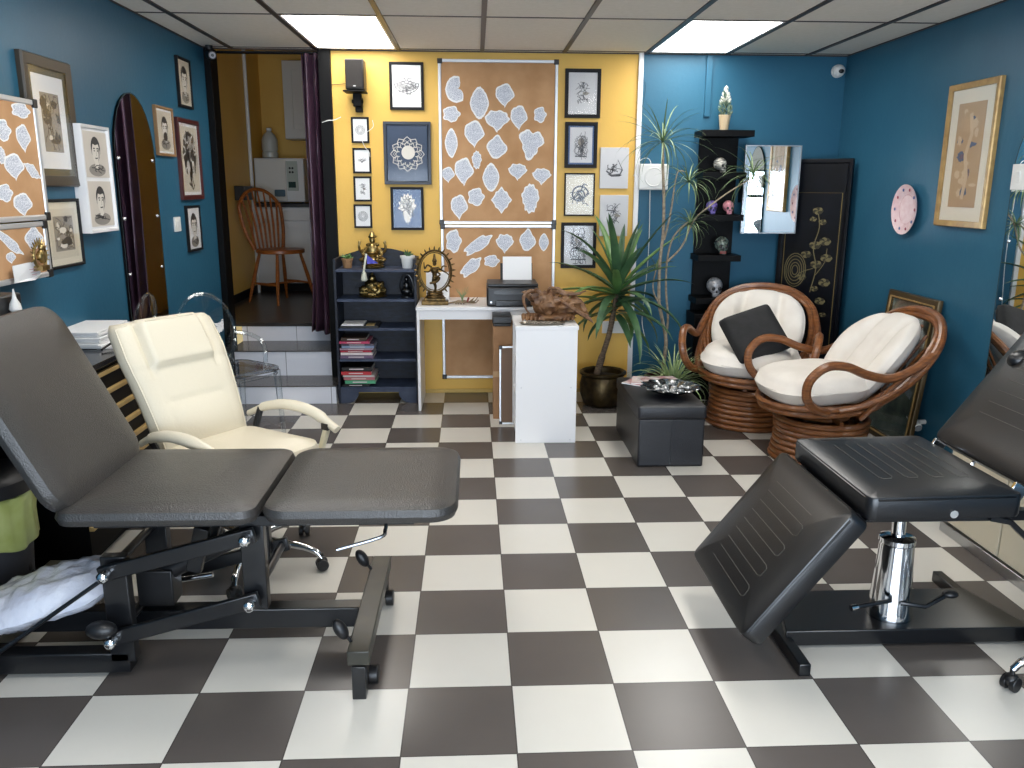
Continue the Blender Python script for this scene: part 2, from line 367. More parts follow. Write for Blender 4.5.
# ------------------------------------------------------------------ line art on the pictures
def circ(cx, cz, r, n=24, rz=None): return [(cx+r*cos(2*pi*k/n), cz+(rz or r)*sin(2*pi*k/n)) for k in range(n)]
def art(kind, w, h, seed=0):
    rn = random.Random(seed); m = MB(); s = min(w, h); lw = s*.014
    def C(cx, cz, r, rz=None, mi=0, k=1): m.ribbon(circ(cx, cz, r, 24, rz), lw*k, -.0006, True, mi)
    def D(cx, cz, r, rz=None, mi=0, y=-.0003): m.poly(circ(cx, cz, r, 20, rz), y, mi)
    def blob(cx, cz, r, rz, mi=1, y=-.0003, jag=.25, n=28):
        m.poly([(cx+r*cos(2*pi*k/n)*(1-jag*rn.random()), cz+rz*sin(2*pi*k/n)*(1-jag*rn.random())) for k in range(n)], y, mi)
    def squig(cx, cz, rx, rz, n=9, k=1, mi=0):
        for _ in range(n):
            a = rn.random()*6.28; x, z = cx+rx*.7*cos(a)*rn.random(), cz+rz*.7*sin(a)*rn.random(); p = [(x, z)]
            d = rn.random()*6.28
            for q in range(7): d += rn.uniform(-1, 1); x += cos(d)*rx*.18; z += sin(d)*rz*.18; x = max(cx-rx, min(cx+rx, x)); z = max(cz-rz, min(cz+rz, z)); p.append((x, z))
            sp = spline([(u, v, 0) for u, v in p], 3); m.ribbon([(q.x, q.y) for q in sp], lw*k, -.0006, mi=mi)
    def petals(cx, cz, r0, r1, n, k=1, mi=0):
        for i in range(n):
            a = 2*pi*i/n; da = pi/n
            P = [(cx+r0*cos(a-da), cz+r0*sin(a-da)), (cx+(r0+r1)/2*cos(a-da*.9), cz+(r0+r1)/2*sin(a-da*.9)), (cx+r1*cos(a), cz+r1*sin(a)), (cx+(r0+r1)/2*cos(a+da*.9), cz+(r0+r1)/2*sin(a+da*.9)), (cx+r0*cos(a+da), cz+r0*sin(a+da))]
            m.ribbon(P, lw*k, -.0006, mi=mi)
    if kind in ('portrait', 'beard'): s = min(w*1.25, h)
    if kind == 'mandala':
        for q in (.08, .14, .22, .3, .38): C(0, 0, s*q)
        petals(0, 0, s*.14, s*.22, 10); petals(0, 0, s*.22, s*.3, 14); petals(0, 0, s*.3, s*.38, 18)
    elif kind == 'chandelier':
        for q in (.36, .28, .2): m.ribbon([(s*q*cos(pi+pi*k/12), s*q*.8*sin(pi+pi*k/12)+.02) for k in range(13)], lw, -.0006)
        for i in range(-3, 4): C(i*s*.1, s*.12-abs(i)*s*.03, s*.05); m.ribbon([(i*s*.1, 0), (i*s*.1, -s*.36+abs(i)*s*.09)], lw, -.0006)
        petals(0, s*.08, s*.08, s*.2, 8); squig(0, -.02, s*.3, s*.15, 14)
    elif kind == 'moon':
        D(s*.02, s*.02, s*.17, mi=2, y=-.0004); petals(0, -s*.02, s*.2, s*.3, 12, 1.3, 2); petals(0, -s*.02, s*.3, s*.42, 12, 1.3, 2); petals(0, -s*.02, s*.24, s*.36, 14, .8, 2)
    elif kind == 'crystal':
        n = 30; P = [(s*.34*cos(2*pi*k/n)*(.8+.2*(k % 2))*(1 if sin(2*pi*k/n) > -.2 else .55), s*.55*sin(2*pi*k/n)*(.85+.15*(k % 2))) for k in range(n)]
        m.poly(P, -.0003, 2); squig(0, s*.1, s*.26, s*.36, 26, 1.2, 1)
    elif kind in ('portrait', 'beard', 'skullman'):
        fz = s*.06; D(0, -h*.36, w*.36, h*.15, 3); D(0, fz+s*.09, s*.25, s*.27, 1, -.0004); D(0, fz-s*.01, s*.205, s*.275, 2, -.0006)
        m.poly([(-s*.09, -s*.15), (s*.09, -s*.15), (s*.12, -h*.33), (-s*.12, -h*.33)], -.0005, 2)
        for q in (-1, 1): D(q*s*.085, fz+s*.03, s*.034, s*.016, 1, -.0009); m.ribbon([(q*s*.14, fz+s*.075), (q*s*.09, fz+s*.09), (q*s*.04, fz+s*.075)], lw*2, -.001, mi=1); D(q*s*.215, fz, s*.025, s*.05, 3, -.0005)
        m.ribbon([(s*.01, fz+s*.02), (s*.035, fz-s*.07), (-s*.01, fz-s*.08)], lw, -.001, mi=3); m.ribbon([(-s*.07, fz-s*.14), (0, fz-s*.15), (s*.07, fz-s*.135)], lw*2, -.001, mi=1)
        m.poly([(-s*.21, fz+s*.08), (-s*.22, fz+s*.2), (-s*.12, fz+s*.32), (s*.1, fz+s*.33), (s*.22, fz+s*.22), (s*.21, fz+s*.08), (s*.15, fz+s*.19), (-s*.02, fz+s*.16), (-s*.14, fz+s*.19)], -.0008, 1)
        m.poly([(s*.10, fz+s*.1), (s*.19, fz+s*.1), (s*.18, fz-s*.12), (s*.08, fz-s*.25), (s*.13, fz-.05*s)], -.0007, 3)
        if kind == 'beard': blob(0, fz-s*.2, s*.17, s*.13, 1, -.00095, .1)
        squig(0, -h*.33, w*.3, h*.1, 8, 1.5, 1)
    elif kind == 'skull':
        blob(0, s*.08, s*.3, s*.34, 1, -.0003, .3); D(0, -s*.1, s*.14, s*.2, 2, -.0005)
        for q in (-1, 1): D(q*s*.1, s*.06, s*.07, s*.08, 1, -.0007)
        squig(0, s*.1, s*.28, s*.34, 16, 1.6, 2); squig(0, -s*.2, s*.1, s*.22, 10, 2, 1)
    elif kind == 'photo':
        m.poly([(-w*.42, -h*.44), (w*.42, -h*.44), (w*.42, h*.44), (-w*.42, h*.44)], -.0003, 3)
        for _ in range(16): blob(rn.uniform(-.3, .3)*w, rn.uniform(-.32, .36)*h, w*rn.uniform(.06, .2), h*rn.uniform(.03, .12), rn.choice((1, 2, 3, 1)), -.0004-.00003*_, .3)
        squig(0, 0, w*.38, h*.4, 26, 1.3, 1)
    elif kind == 'colour':
        m.poly([(-w*.5, -h*.5), (w*.5, -h*.5), (w*.5, h*.5), (-w*.5, h*.5)], -.0003, 4)
        for _ in range(26): blob(rn.uniform(-.34, .34)*w, rn.uniform(-.42, .42)*h, w*rn.uniform(.08, .2), h*rn.uniform(.02, .07), rn.choice((5, 6, 4, 7)), -.0004-.00003*_, .4)
        m.ribbon([(w*.0, h*.4), (w*.1, h*.2), (-w*.05, 0), (w*.08, -h*.2), (0, -h*.42)], w*.12, -.0013, mi=6)
    elif kind == 'serpent':
        P = [(s*(.3*cos(a)*(1-a/14)), s*(.3*sin(a)*(1-a/14))) for a in [i*.35 for i in range(26)]]
        m.ribbon(P, lw*4, -.0006); squig(0, 0, s*.3, s*.34, 14, 2); blob(s*.05, -s*.12, s*.14, s*.12, 1, -.0004, .5)
    elif kind == 'ship':
        m.ribbon([(-s*.3, -s*.1), (-s*.1, -s*.26), (s*.22, -s*.22), (s*.3, -s*.05)], lw*4, -.0006); m.ribbon([(s*.3, -s*.05), (s*.12, s*.3), (s*.05, s*.0), (s*.3, -s*.05)], lw*2, -.0006); squig(-s*.06, -s*.05, s*.2, s*.18, 12, 2); m.poly([(-s*.25, -s*.22), (s*.3, -s*.24), (s*.2, -s*.3), (-s*.1, -s*.31)], -.0004, 1)
    elif kind == 'deity':
        C(0, s*.16, s*.16); D(0, s*.1, s*.12, s*.16, 3); C(0, -s*.2, s*.26, s*.14); petals(0, s*.1, s*.16, s*.26, 14); squig(0, -s*.02, s*.22, s*.5, 26, 1.2); m.ribbon([(-s*.22, -s*.4), (s*.22, -s*.4)], lw*3, -.0006)
    elif kind == 'lotus':
        for k in range(-3, 4): m.ribbon([(0, -s*.15), (k*s*.07, s*.0), (k*s*.11, s*.16-abs(k)*s*.03), (k*s*.05, s*.02), (0, -s*.15)], lw, -.0006)
        squig(0, s*.05, s*.3, s*.25, 8)
    else:
        squig(0, h*.12, w*.28, h*.18, 14, 1.3); squig(0, -h*.16, w*.2, h*.12, 12, 1.5)
        if kind == 'two': blob(w*.12, h*.0, w*.16, h*.06, 3, -.0004, .5)
    return m
ARTM = [flat('fine pencil ink', '#55565c'), flat('dark charcoal ink', '#2c2b2d'), flat('highlight paper', '#d8d2c8'), flat('mid grey wash', '#8d8780'),
        flat('sand print', '#b89a78'), flat('plum print', '#6d5a66'), flat('pale sand print', '#cbb294'), flat('slate print', '#56607a')]

WALLS = {'back': (V((1, 0, 0)), V((0, -1, 0)), 0, dict(Y=YB)), 'left': (V((0, 1, 0)), V((1, 0, 0)), pi/2, dict(X=XL)), 'right': (V((0, -1, 0)), V((-1, 0, 0)), -pi/2, dict(X=XR))}
def wrect(px, wall, off=0):
    u, nrm, rz, pl = WALLS[wall]; pl = dict(pl)
    for k in pl: pl[k] += off*(nrm.x if k == 'X' else nrm.y)
    q = [at(*p, **pl) for p in px]                                # tl tr br bl
    us = [a.dot(u) for a in q]; zs = [a.z for a in q]
    u0, u1 = (us[0]+us[3])/2, (us[1]+us[2])/2; z1, z0 = (zs[0]+zs[1])/2, (zs[2]+zs[3])/2
    c = (q[0]+q[1]+q[2]+q[3])/4; base = V((c.x, c.y, z0)); uc = (u0+u1)/2
    if abs(u.x) > .5: base.x = uc*u.x
    else: base.y = uc*u.y
    return base, abs(u1-u0), z1-z0, rz
def rring(m, w, h, z0, a, d0, d1, mi=0, lip=0):
    """picture frame ring of band width a, from depth 0 to d1 in front of the wall"""
    def rc(i, y): return [(-w/2+i, y, z0+i), (w/2-i, y, z0+i), (w/2-i, y, z0+h-i), (-w/2+i, y, z0+h-i)]
    m.loft([rc(0, -d0), rc(0, -d1+lip), rc(a*.12, -d1), rc(a*.8, -d1+lip*.5), rc(a, -d1+.006), rc(a, -d0)], closed=True, mi=mi)
def picture(name, label, px, wall, fm, band=.02, depth=.022, mount=0, mm=None, paper=None, kind='x', seed=1, glass=True, cat='picture', group=None, aw=None, ah=None, dz=0, off=0, lip=0):
    base, w, h, rz = wrect(px, wall, depth*.6+off)
    u, nrm, _, pl = WALLS[wall]
    if wall == 'back': base.y = YB-off
    elif wall == 'left': base.x = XL+off
    else: base.x = XR-off
    t = thing(name, label, cat, base, rz, group)
    f = MB(); rring(f, w, h, 0, band, 0, depth, lip=lip); sub('frame', f, fm, t, bevel=.0015, ang=25)
    sub('backing', MB().b2((-w/2+band*.7, -depth*.45, band*.7), (w/2-band*.7, -.001, h-band*.7)), mm or paper or PAPER, t)
    iw, ih = w-2*band, h-2*band; y0 = -depth*.45
    pw, ph = iw-2*mount, ih-2*mount
    if mount:
        sub('mount', MB().b2((-iw/2, y0-.0015, band), (iw/2, y0, h-band)), mm or CREAMP, t)
    sub('print', MB().b2((-pw/2, y0-.003, h/2-ph/2+dz), (pw/2, y0-.001, h/2+ph/2+dz)), paper or PAPER, t)
    a = art(kind, (aw or .9)*pw, (ah or .9)*ph, seed)
    sub('drawing', a, ARTM, t, smooth=False, M=Matrix.Translation((0, y0-.0032, h/2+dz)))
    if glass: sub('pane', MB().b2((-iw/2-.001, -depth+.006, band-.001), (iw/2+.001, -depth+.0072, h-band+.001)), PANE, t)
    return t
def q4(x0, x1, y0, y1): return ((x0, y0), (x1, y0), (x1, y1), (x0, y1))
BF = mat('black picture frame', '#111012', .5, spec=.22); BRF = mat('brown black picture frame', '#3a3228', .35); GOLD = mat('gold picture frame', '#bb9a62', .38, .3, var='#a38150', vs=20)
MAR = mat('maroon picture frame', '#4a2020', .35); WDF = mat('light wood picture frame', '#8c6a45', .5); NVY = flat('deep navy print paper', '#1d3350', .5); SEP = flat('sepia print paper', '#cfc6b4')
GRYP = flat('grey print paper', '#c9c9cc')
# back wall, left of the cork board
for i, (a, kd, lb) in enumerate((((351.3, 369, 117, 143), 'mandala', 'small black framed round ornament drawing, topmost of the four small frames'), ((352.8, 371, 148, 173.4), 'lotus', 'small black framed tree shaped drawing, second below the speaker'),
        ((353.8, 371.6, 176.3, 201.5), 'two', 'small black framed drawing of thin twining lines, third below the speaker'), ((354, 372, 204.3, 228), 'mandala', 'small black framed concentric circle drawing, lowest of the four small frames'))):
    picture('small_framed_drawing', lb, q4(*a), 'back', BF, .014, .018, 0, None, PAPER, kd, i+3, group='small frames below the speaker')
picture('framed_drawing', 'black framed white chandelier ornament drawing beside the speaker', q4(389.4, 423.7, 62, 110), 'back', BF, .02, kind='chandelier', seed=2, aw=1.2)
picture('framed_print', 'large dark blue framed print of a moon in a white mandala', q4(383.8, 431, 121.6, 184.5), 'back', mat('navy picture frame', '#141d2b', .35), .026, .025, paper=NVY, kind='moon', seed=4, aw=1)
picture('framed_print', 'black framed blue print of a white crystal head below the moon mandala', q4(390.9, 423.7, 187, 230), 'back', BF, .018, .022, paper=flat('slate blue print paper', '#3c5780'), kind='crystal', seed=5, aw=1)
# back wall, right of the cork board
picture('framed_drawing', 'black framed drawing of small studies, topmost right of the cork board', q4(565, 600.7, 68.7, 118), 'back', BF, .026, paper=GRYP, kind='two', seed=6)
picture('framed_drawing', 'black framed seated deity drawing with blue mount', q4(564.8, 597.3, 122, 168), 'back', BF, .026, mount=.012, mm=flat('blue mount', '#3d5a86'), paper=GRYP, kind='deity', seed=7, aw=1.2)
picture('framed_drawing', 'thin black framed coiled serpent ink drawing on cream paper', q4(564.3, 594.6, 173, 216), 'back', BF, .011, mount=.015, mm=CREAMP, paper=CREAMP, kind='serpent', seed=8, aw=1.3)
picture('framed_drawing', 'black framed pale drawing partly behind the tall yucca leaves', q4(561, 596, 222.5, 268), 'back', BF, .024, paper=GRYP, kind='deity', seed=9, aw=1.2)
for a, kd, lb in (((600, 628.3, 147.5, 188.5), 'ship', 'upper unframed white canvas with an ink sketch'), ((599.6, 627.7, 195, 236), 'two', 'lower unframed white canvas with an ink flower sketch')):
    base, w, h, rz = wrect(q4(*a), 'back', .01); t = thing('canvas_print', lb, 'canvas', (base.x, YB, base.z), rz, 'unframed canvases by the white trim')
    sub('canvas', MB().b2((-w/2, -.018, 0), (w/2, 0, h)), GRYP, t, bevel=.002); sub('drawing', art(kd, w*.95, h*.95, 12), ARTM, t, smooth=False, M=Matrix.Translation((0, -.019, h/2)))
# left wall
picture('framed_photograph', 'large black framed grey photograph with a wide mount above the cork board edge', ((17, 48), (71, 65), (79, 187), (36, 187)), 'left', BRF, .05, .03, mount=.03, mm=mat('olive black mount', '#5a5440', .6), paper=PAPER, kind='photo', seed=21, aw=.72, ah=.72, lip=.01)
picture('framed_drawing', 'thin black framed pencil drawing of figures below the large photograph', ((46, 198), (80, 199.5), (82, 266), (46, 270)), 'left', BF, .014, .02, mount=.03, mm=CREAMP, paper=SEP, kind='photo', seed=22, aw=.9, ah=.8)
picture('framed_portrait', 'small wood framed pencil portrait of a man right of the arched mirror', ((155, 106), (173, 108), (174, 157), (157, 155)), 'left', WDF, .016, .02, mount=.012, mm=PAPER, paper=SEP, kind='beard', seed=23)
picture('framed_portrait', 'narrow black framed portrait, highest on the left wall', ((176, 55), (190, 61), (192, 109), (179.5, 107)), 'left', BF, .018, .02, paper=SEP, kind='portrait', seed=24)
picture('framed_drawing', 'maroon framed drawing of a decorated dark head', ((177, 118), (199, 121), (202, 199), (181.5, 200)), 'left', MAR, .03, .022, mount=.02, mm=PAPER, paper=SEP, kind='skull', seed=25, aw=1.6, ah=1.2)
picture('framed_portrait', 'black framed portrait of a person in a dark hat beside the doorway', ((186, 206), (200, 205), (201.5, 250), (189, 252)), 'left', BF, .016, .02, paper=PAPER, kind='portrait', seed=26)
# white box frame with two portraits
base, w, h, rz = wrect(((80, 124), (108, 127), (118, 231), (90, 233)), 'left', .055)
t = thing('double_portrait_frame', 'tall white box frame with two stacked pencil portraits', 'picture', (XL, base.y, base.z), rz)
f = MB(); rring(f, w, h, 0, .016, 0, .06); sub('frame', f, WHITE, t, bevel=.002); sub('backing', MB().b2((-w/2+.012, -.045, .012), (w/2-.012, -.001, h-.012)), PAPER, t)
for k, kd in ((0, 'portrait'), (1, 'beard')):
    zc = h*.5+(k-.5)*(h-.04)*.5; ph = (h-.05)*.5
    p = sub('portrait', MB().b2((-w/2+.024, -.05, zc-ph*.47), (w/2-.024, -.046, zc+ph*.47)), flat('portrait paper', '#cdc5ba'), t)
    sub('drawing', art('portrait', w-.06, ph*.88, 31+k), ARTM, p, smooth=False, M=Matrix.Translation((0, -.0505, zc)))
# right wall
picture('framed_print', 'tall gold framed tan print with a wide white mount', ((949, 85), (1001, 77), (984.5, 230), (937, 225)), 'right', GOLD, .035, .03, mount=.075, mm=mat('ivory mount', '#e4dccb', .8), paper=flat('sand paper', '#b89a78'), kind='colour', seed=41, aw=1, ah=1, lip=.008)

# ------------------------------------------------------------------ cork boards and cut outs
def corkboard(label, px, wall, off=.0, corners=True):
    base, w, h, rz = wrect(px, wall, off+.015)
    if wall == 'back': base.y = YB
    else: base.x = XL+off
    t = thing('cork_board', label, 'pin board', base, rz, 'framed cork boards')
    if off: sub('wooden_backing', MB().b2((-w/2, 0, 0), (w/2, off, h)), mat('yellow painted batten', '#c9b04e', .5), t, bevel=.002)
    sub('board', MB().b2((-w/2+.01, -.012, .01), (w/2-.01, -.002, h-.01)), CORK, t)
    f = MB(); rring(f, w, h, 0, .022, 0, .018); sub('frame', f, ALU, t, bevel=.0015)
    for sx in (-1, 1):
        for z in (0.013, h-.013):
            sub('corner_cap', MB().box((sx*(w/2-.013), -.0105, z), (.036, .022, .036)), BLKP, t, bevel=.003)
    return t
corkboard('tall upper cork board in an aluminium frame on the yellow wall, covered in cutouts', ((437, 59), (558, 60), (556, 225), (441, 223)), 'back')
corkboard('lower cork board in an aluminium frame behind the white desk', ((441, 224.5), (556, 225.5), (552, 378), (443, 378)), 'back')
corkboard('upper cork board with drawn cutouts on the blue left wall', ((-60, 82), (37, 101), (48, 221), (-38, 224)), 'left', .065)
corkboard('lower cork board with drawn cutouts on the blue left wall', ((-38, 225), (48, 223), (50, 276), (-34, 294)), 'left', .065)
def outline(k, w, h, rn):
    n = 40; P = []
    for i in range(n):
        a = 2*pi*i/n; x, z = cos(a), sin(a); r = 1
        if k == 'leaf': x *= (1-abs(z)**2.2)**.0*(1-.35*abs(z)**1.5); r = 1
        elif k == 'drop': x *= (1 if z > -.1 else max(.05, 1+(z+.1)*1.05)); r = 1+.06*cos(5*a)
        elif k == 'shield': x *= (1 if z > 0 else max(.06, 1+z*1.0)); z = z if z < 0 else z*.75+.1*abs(cos(3*a)); r = 1+.05*cos(9*a)
        elif k == 'diamond': r = (1/(abs(x)+abs(z)))**.7; r *= 1+.05*cos(8*a)
        elif k == 'cloak': x *= 1-.25*z; r = 1+.1*cos(4*a+.6)
        elif k == 'bird': r = 1+.22*sin(3*a+.5)+.08*cos(7*a)
        elif k == 'crescent':
            r = 1
            if cos(a-.15) > .45: r = .15+.7*abs(a-.3 if a < pi else 2*pi-a+.3)
        elif k == 'figure': x *= .75+.25*abs(sin(2.2*z+1)); r = 1+.07*cos(11*a)
        else: r = 1+.09*cos(5*a+rn.random()*.2)+.05*sin(7*a+1)
        r *= 1+rn.uniform(-.025, .025); P.append((x*r*w/2, z*r*h/2))
    return P
def cutout(label, cx, cy, w, h, k, ang=0, wall='back', grp='drawn paper cutouts on the central cork boards'):
    u, nrm, rz, pl = WALLS[wall]; off = .0125 if wall == 'back' else .0775
    pl = {kk: vv+off*(nrm.x if kk == 'X' else nrm.y) for kk, vv in pl.items()}
    c = at(cx, cy, **pl); a, b = at(cx-w/2, cy, **pl), at(cx+w/2, cy, **pl); W_ = abs((b-a).dot(u)); H_ = abs(at(cx, cy-h/2, **pl).z-at(cx, cy+h/2, **pl).z)
    rn = random.Random(int(cx*7+cy)); P = outline(k, W_, H_, rn); ca, sa = cos(R(ang)), sin(R(ang)); P = [(x*ca-z*sa, x*sa+z*ca) for x, z in P]
    m = MB(); m.prism(P, .0012, mi=0); m.poly([(x*.86, z*.86) for x, z in P], -.0004, 1)
    o = sub('paper_cutout', m, [PAPER, INK], smooth=False); o.location = c; o.rotation_euler = (0, 0, rz)
    o['label'] = label; o['category'] = 'cutout'; o['group'] = grp
for a in (('crescent shaped white drawn cutout at the top left of the central board', 456.3, 89.4, 22, 27, 'crescent'), ('tall leaf shaped white cutout near the top of the central board', 479.4, 103, 19, 33, 'leaf'),
    ('top right cutout of the central board, drop shaped with wing like sides', 504.6, 95.7, 19, 24, 'drop'), ('small rounded white cutout below the crescent one', 451.3, 114, 17, 16, 'blob'),
    ('wide winged white cutout in the third column pointing down', 497, 120.4, 25, 25, 'shield'), ('drop shaped white cutout right of the wide winged one', 518.7, 118, 17, 25, 'drop'),
    ('small oval white cutout near the right edge of the central board', 540, 114.8, 12, 16, 'oval'), ('slim pointed white cutout at the left edge of the central board', 451.3, 143, 13, 30, 'leaf'),
    ('balloon shaped white cutout below the tall leaf shaped one', 474, 134.3, 20, 27, 'drop'), ('cloak shaped white cutout below the wide winged one', 496.7, 146.7, 19, 22, 'cloak'),
    ('large notched bird like white cutout at the right of the central board', 531, 143, 22, 28, 'bird'), ('small pointed white cutout at the left edge, under the slim one', 448, 175, 13, 16, 'drop'),
    ('heart topped white cutout pointing down, lower left of the central board', 463.7, 172, 19, 28, 'drop'), ('tiny crooked white cutout touching the heart topped one', 476.7, 160, 10, 18, 'figure'),
    ('long drop shaped white cutout in the middle of the central board', 491, 177.5, 17, 29, 'leaf'), ('shell shaped white cutout left of the pot shaped one', 517.6, 171.4, 19, 19, 'shield'),
    ('flat topped pot shaped white cutout at the right edge of the central board', 541.6, 176, 19, 19, 'shield'), ('rounded white cutout between the low drop and the diamond', 476, 197, 16, 18, 'blob'),
    ('diamond shaped white cutout in the lowest row of the upper board', 501.4, 200, 20, 26, 'diamond'), ('tall figure shaped white cutout in the lowest row at right', 530.4, 198.4, 18, 29, 'figure'),
    ('drop shaped white cutout at the lower left corner of the upper board', 459, 207.5, 17, 25, 'drop'), ('oval white cutout at the upper left of the lower board', 453.5, 241, 15, 23, 'oval'),
    ('long slanting white cutout in the top row of the lower board', 478, 244.7, 31, 12, 'blob', 33), ('shield shaped white cutout in the top row of the lower board', 504.7, 243, 18, 22, 'shield'),
    ('notched white cutout right of the shield on the lower board', 527.5, 239.8, 15, 21, 'cloak'), ('small drop shaped white cutout at the right of the lower board', 543.8, 242.2, 10, 18, 'leaf'),
    ('slanting white cutout just right of the bronze ring statue', 471, 267, 25, 12, 'blob', 42), ('small rounded oblong white cutout above the air plant', 491.6, 261, 15, 12, 'blob')): cutout(*a)
G2 = 'drawn paper cutouts on the left wall boards'
for a in (('rounded wide white cutout at the top right of the left board', 20.8, 110.5, 18, 15, 'blob'), ('pointed shield white cutout below the rounded wide one on the left board', 23.4, 138.6, 14, 28, 'drop'),
    ('partly cropped white cutout at the frame edge of the left board, upper', 2, 130, 17, 22, 'blob'), ('large heart topped white cutout in the middle of the left board', 14.3, 167, 20, 27, 'drop'),
    ('fish shaped white cutout right of the heart topped one', 32.5, 171, 17, 14, 'diamond', -25), ('cropped slim white cutout left of the heart topped one', 1, 155, 9, 18, 'figure'),
    ('rounded white cutout low at the left of the left board', 5, 193, 15, 18, 'oval'), ('balloon shaped white cutout low on the upper left board', 23, 205, 19, 24, 'drop'),
    ('rounded square white cutout on the lower left board', 34, 237.6, 17, 22, 'cloak'), ('slanting long white cutout on the lower left board', 10, 243, 26, 12, 'blob', -30), ('small white cutout above the paper tag on the lower left board', 11, 258, 10, 12, 'drop')):
    cutout(*(a if len(a) == 7 else a+(0,)), wall='left', grp=G2)

# ------------------------------------------------------------------ mirrors
def arch(w, h, n=16, top=None):
    top = top or w/2*1.25
    return [(-w/2, 0), (w/2, 0)]+[(w/2*cos(pi*k/n), h-top+top*sin(pi*k/n)) for k in range(n+1)]
def arched_mirror(label, y0, y1, zt, wall, z0):
    u, nrm, rz, pl = WALLS[wall]; x = XL if wall == 'left' else XR; w = abs(y1-y0); h = zt-z0
    t = thing('arched_mirror', label, 'mirror', (x, (y0+y1)/2, z0), rz)
    P = arch(w, h); sub('backing', MB().prism(P, .012, M=Matrix.Translation((0, -.013, 0))), BLK, t)
    sub('glass', MB().poly([(a*.992, b) for a, b in P], -.0136), MIRROR, t, smooth=False)
    e = MB(); e.ribbon([(a*.996, b) for a, b in P], .006, -.0139, True); sub('bevelled_edge', e, flat('dim mirror edge', '#3b4a50', .2), t)
    for z in (h*.45, h*.62, h*.8):
        for s_ in (-1, 1): sub('clip', MB().ell((s_*(w/2-.04), -.016, z), (.009, .006, .009)), CHROME, t)
arched_mirror('tall arched frameless mirror on the blue left wall behind the clear chair', 4.66, 5.22, 2.075, 'left', .30)
arched_mirror('tall arched frameless mirror on the right wall above the black tattoo chair', 3.72, 4.235, 1.98, 'right', .25)
b_, w_, h_, _ = wrect(((745.5, 145.5), (801, 145), (797, 234.5), (742, 232.5)), 'back', .19)
t = thing('wall_mirror', 'rectangular steel edged mirror held off the wall beside the black skull shelf', 'mirror', (b_.x, YB, b_.z), R(-.9))
sub('bracket', MB().b2((-w_/2+.02, -.17, h_*.35), (-w_/2+.12, 0, h_*.65)), BLK, t, bevel=.003)
sub('backing', MB().b2((-w_/2+.004, -.185, .004), (w_/2-.004, -.168, h_-.004)), BLK, t)
sub('glass', MB().b2((-w_/2+.008, -.188, .008), (w_/2-.008, -.185, h_-.008)), MIRROR, t)
f = MB(); rring(f, w_, h_, 0, .008, .168, .191); sub('frame', f, STEEL, t)

# ------------------------------------------------------------------ small wall fittings
p = at(356, 61, Y=YB-.09); p2 = at(357, 91, Y=YB-.09); wv = .105
t = thing('wall_speaker', 'black box speaker on a black bracket high on the yellow wall', 'speaker', (p2.x, YB, p2.z-.12))
wpart('speaker_box', MB().b2((p2.x-.065, YB-.2, p2.z), (p2.x+.065, YB-.05, p.z)), BLKP, t, bevel=.008)
wpart('grille', MB().b2((p2.x-.058, YB-.206, p2.z+.012), (p2.x+.058, YB-.199, p.z-.006)), mat('speaker cloth', '#1d1a19', .9, bump=.4, bs=400), t, bevel=.003)
wpart('badge', MB().b2((p2.x-.008, YB-.208, p2.z+.018), (p2.x+.008, YB-.205, p2.z+.026)), STEEL, t)
wpart('shelf_plate', MB().b2((p2.x-.085, YB-.2, p2.z-.014), (p2.x+.07, YB-.03, p2.z-.004)), BLK, t, bevel=.002)
m = MB(); m.box((p2.x, YB-.08, p2.z-.06), (.06, .04, .09)); m.box((p2.x+.004, YB-.03, p2.z-.09), (.05, .06, .1)); m.cyl((p2.x-.04, YB-.08, p2.z-.07), (p2.x+.04, YB-.08, p2.z-.07), .014)
wpart('bracket', m, BLK, t, bevel=.004)
def cable(label, pts, r=.003, m=WHITEP, name='cable'): return solo(name, label, 'cable', MB().tube(spline(pts, 6), r, 6), m)
cable('thin brown wire running from the curtain jamb to the speaker', [at(x, y, Y=YB-.012) for x, y in ((322, 83), (327, 84.3), (337, 84.5), (347, 83.5))], .0022, flat('brown wire', '#6a5130'))
cable('short white cable end poking from the black door jamb', [at(x, y, Y=YB-.04) for x, y in ((322, 122.5), (328, 120.5), (334, 120), (341, 117))], .0028)
cable('white cable looping over the two upper small frames', [at(x, y, Y=YB-.03) for x, y in ((372.5, 120), (373, 127), (366, 133), (362, 139), (365, 147), (369, 152), (370, 157))], .0022)
# security cameras
c = at(214, 54.5, Y=6.25)
t = thing('security_camera', 'small black bullet security camera in the top left corner', 'camera', (c.x, c.y, H))
wpart('mount', MB().cyl((c.x-.04, c.y+.03, H), (c.x-.04, c.y+.03, H-.03), .025).tube([(c.x-.04, c.y+.03, H-.03), (c.x-.02, c.y+.02, c.z+.0)], .01), BLKP, t)
wpart('body', MB().cyl((c.x-.05, c.y+.06, c.z+.01), (c.x+.0, c.y-.04, c.z-.01), .03, n=20), BLKP, t, bevel=.004)
wpart('lens', MB().cyl((c.x+.0, c.y-.04, c.z-.01), (c.x+.002, c.y-.044, c.z-.011), .022, n=20), flat('pale lens ring', '#9d9aa0', .3), t)
wpart('lens_glass', MB().cyl((c.x+.002, c.y-.044, c.z-.011), (c.x+.003, c.y-.047, c.z-.0115), .011, n=16), BLKP, t)
c = at(840, 70.5, Y=YB-.05)
t = thing('dome_camera', 'small white dome security camera high in the right corner', 'camera', (c.x, YB, c.z))
wpart('housing', MB().ell((c.x, YB-.03, c.z), (.044, .042, .044), 20, 14), WHITEP, t); wpart('base', MB().cyl((c.x, YB, c.z), (c.x, YB-.02, c.z), .046, n=24), WHITEP, t)
wpart('lens', MB().ell((c.x+.004, YB-.063, c.z-.006), (.022, .016, .016), 16, 10), BLKP, t)
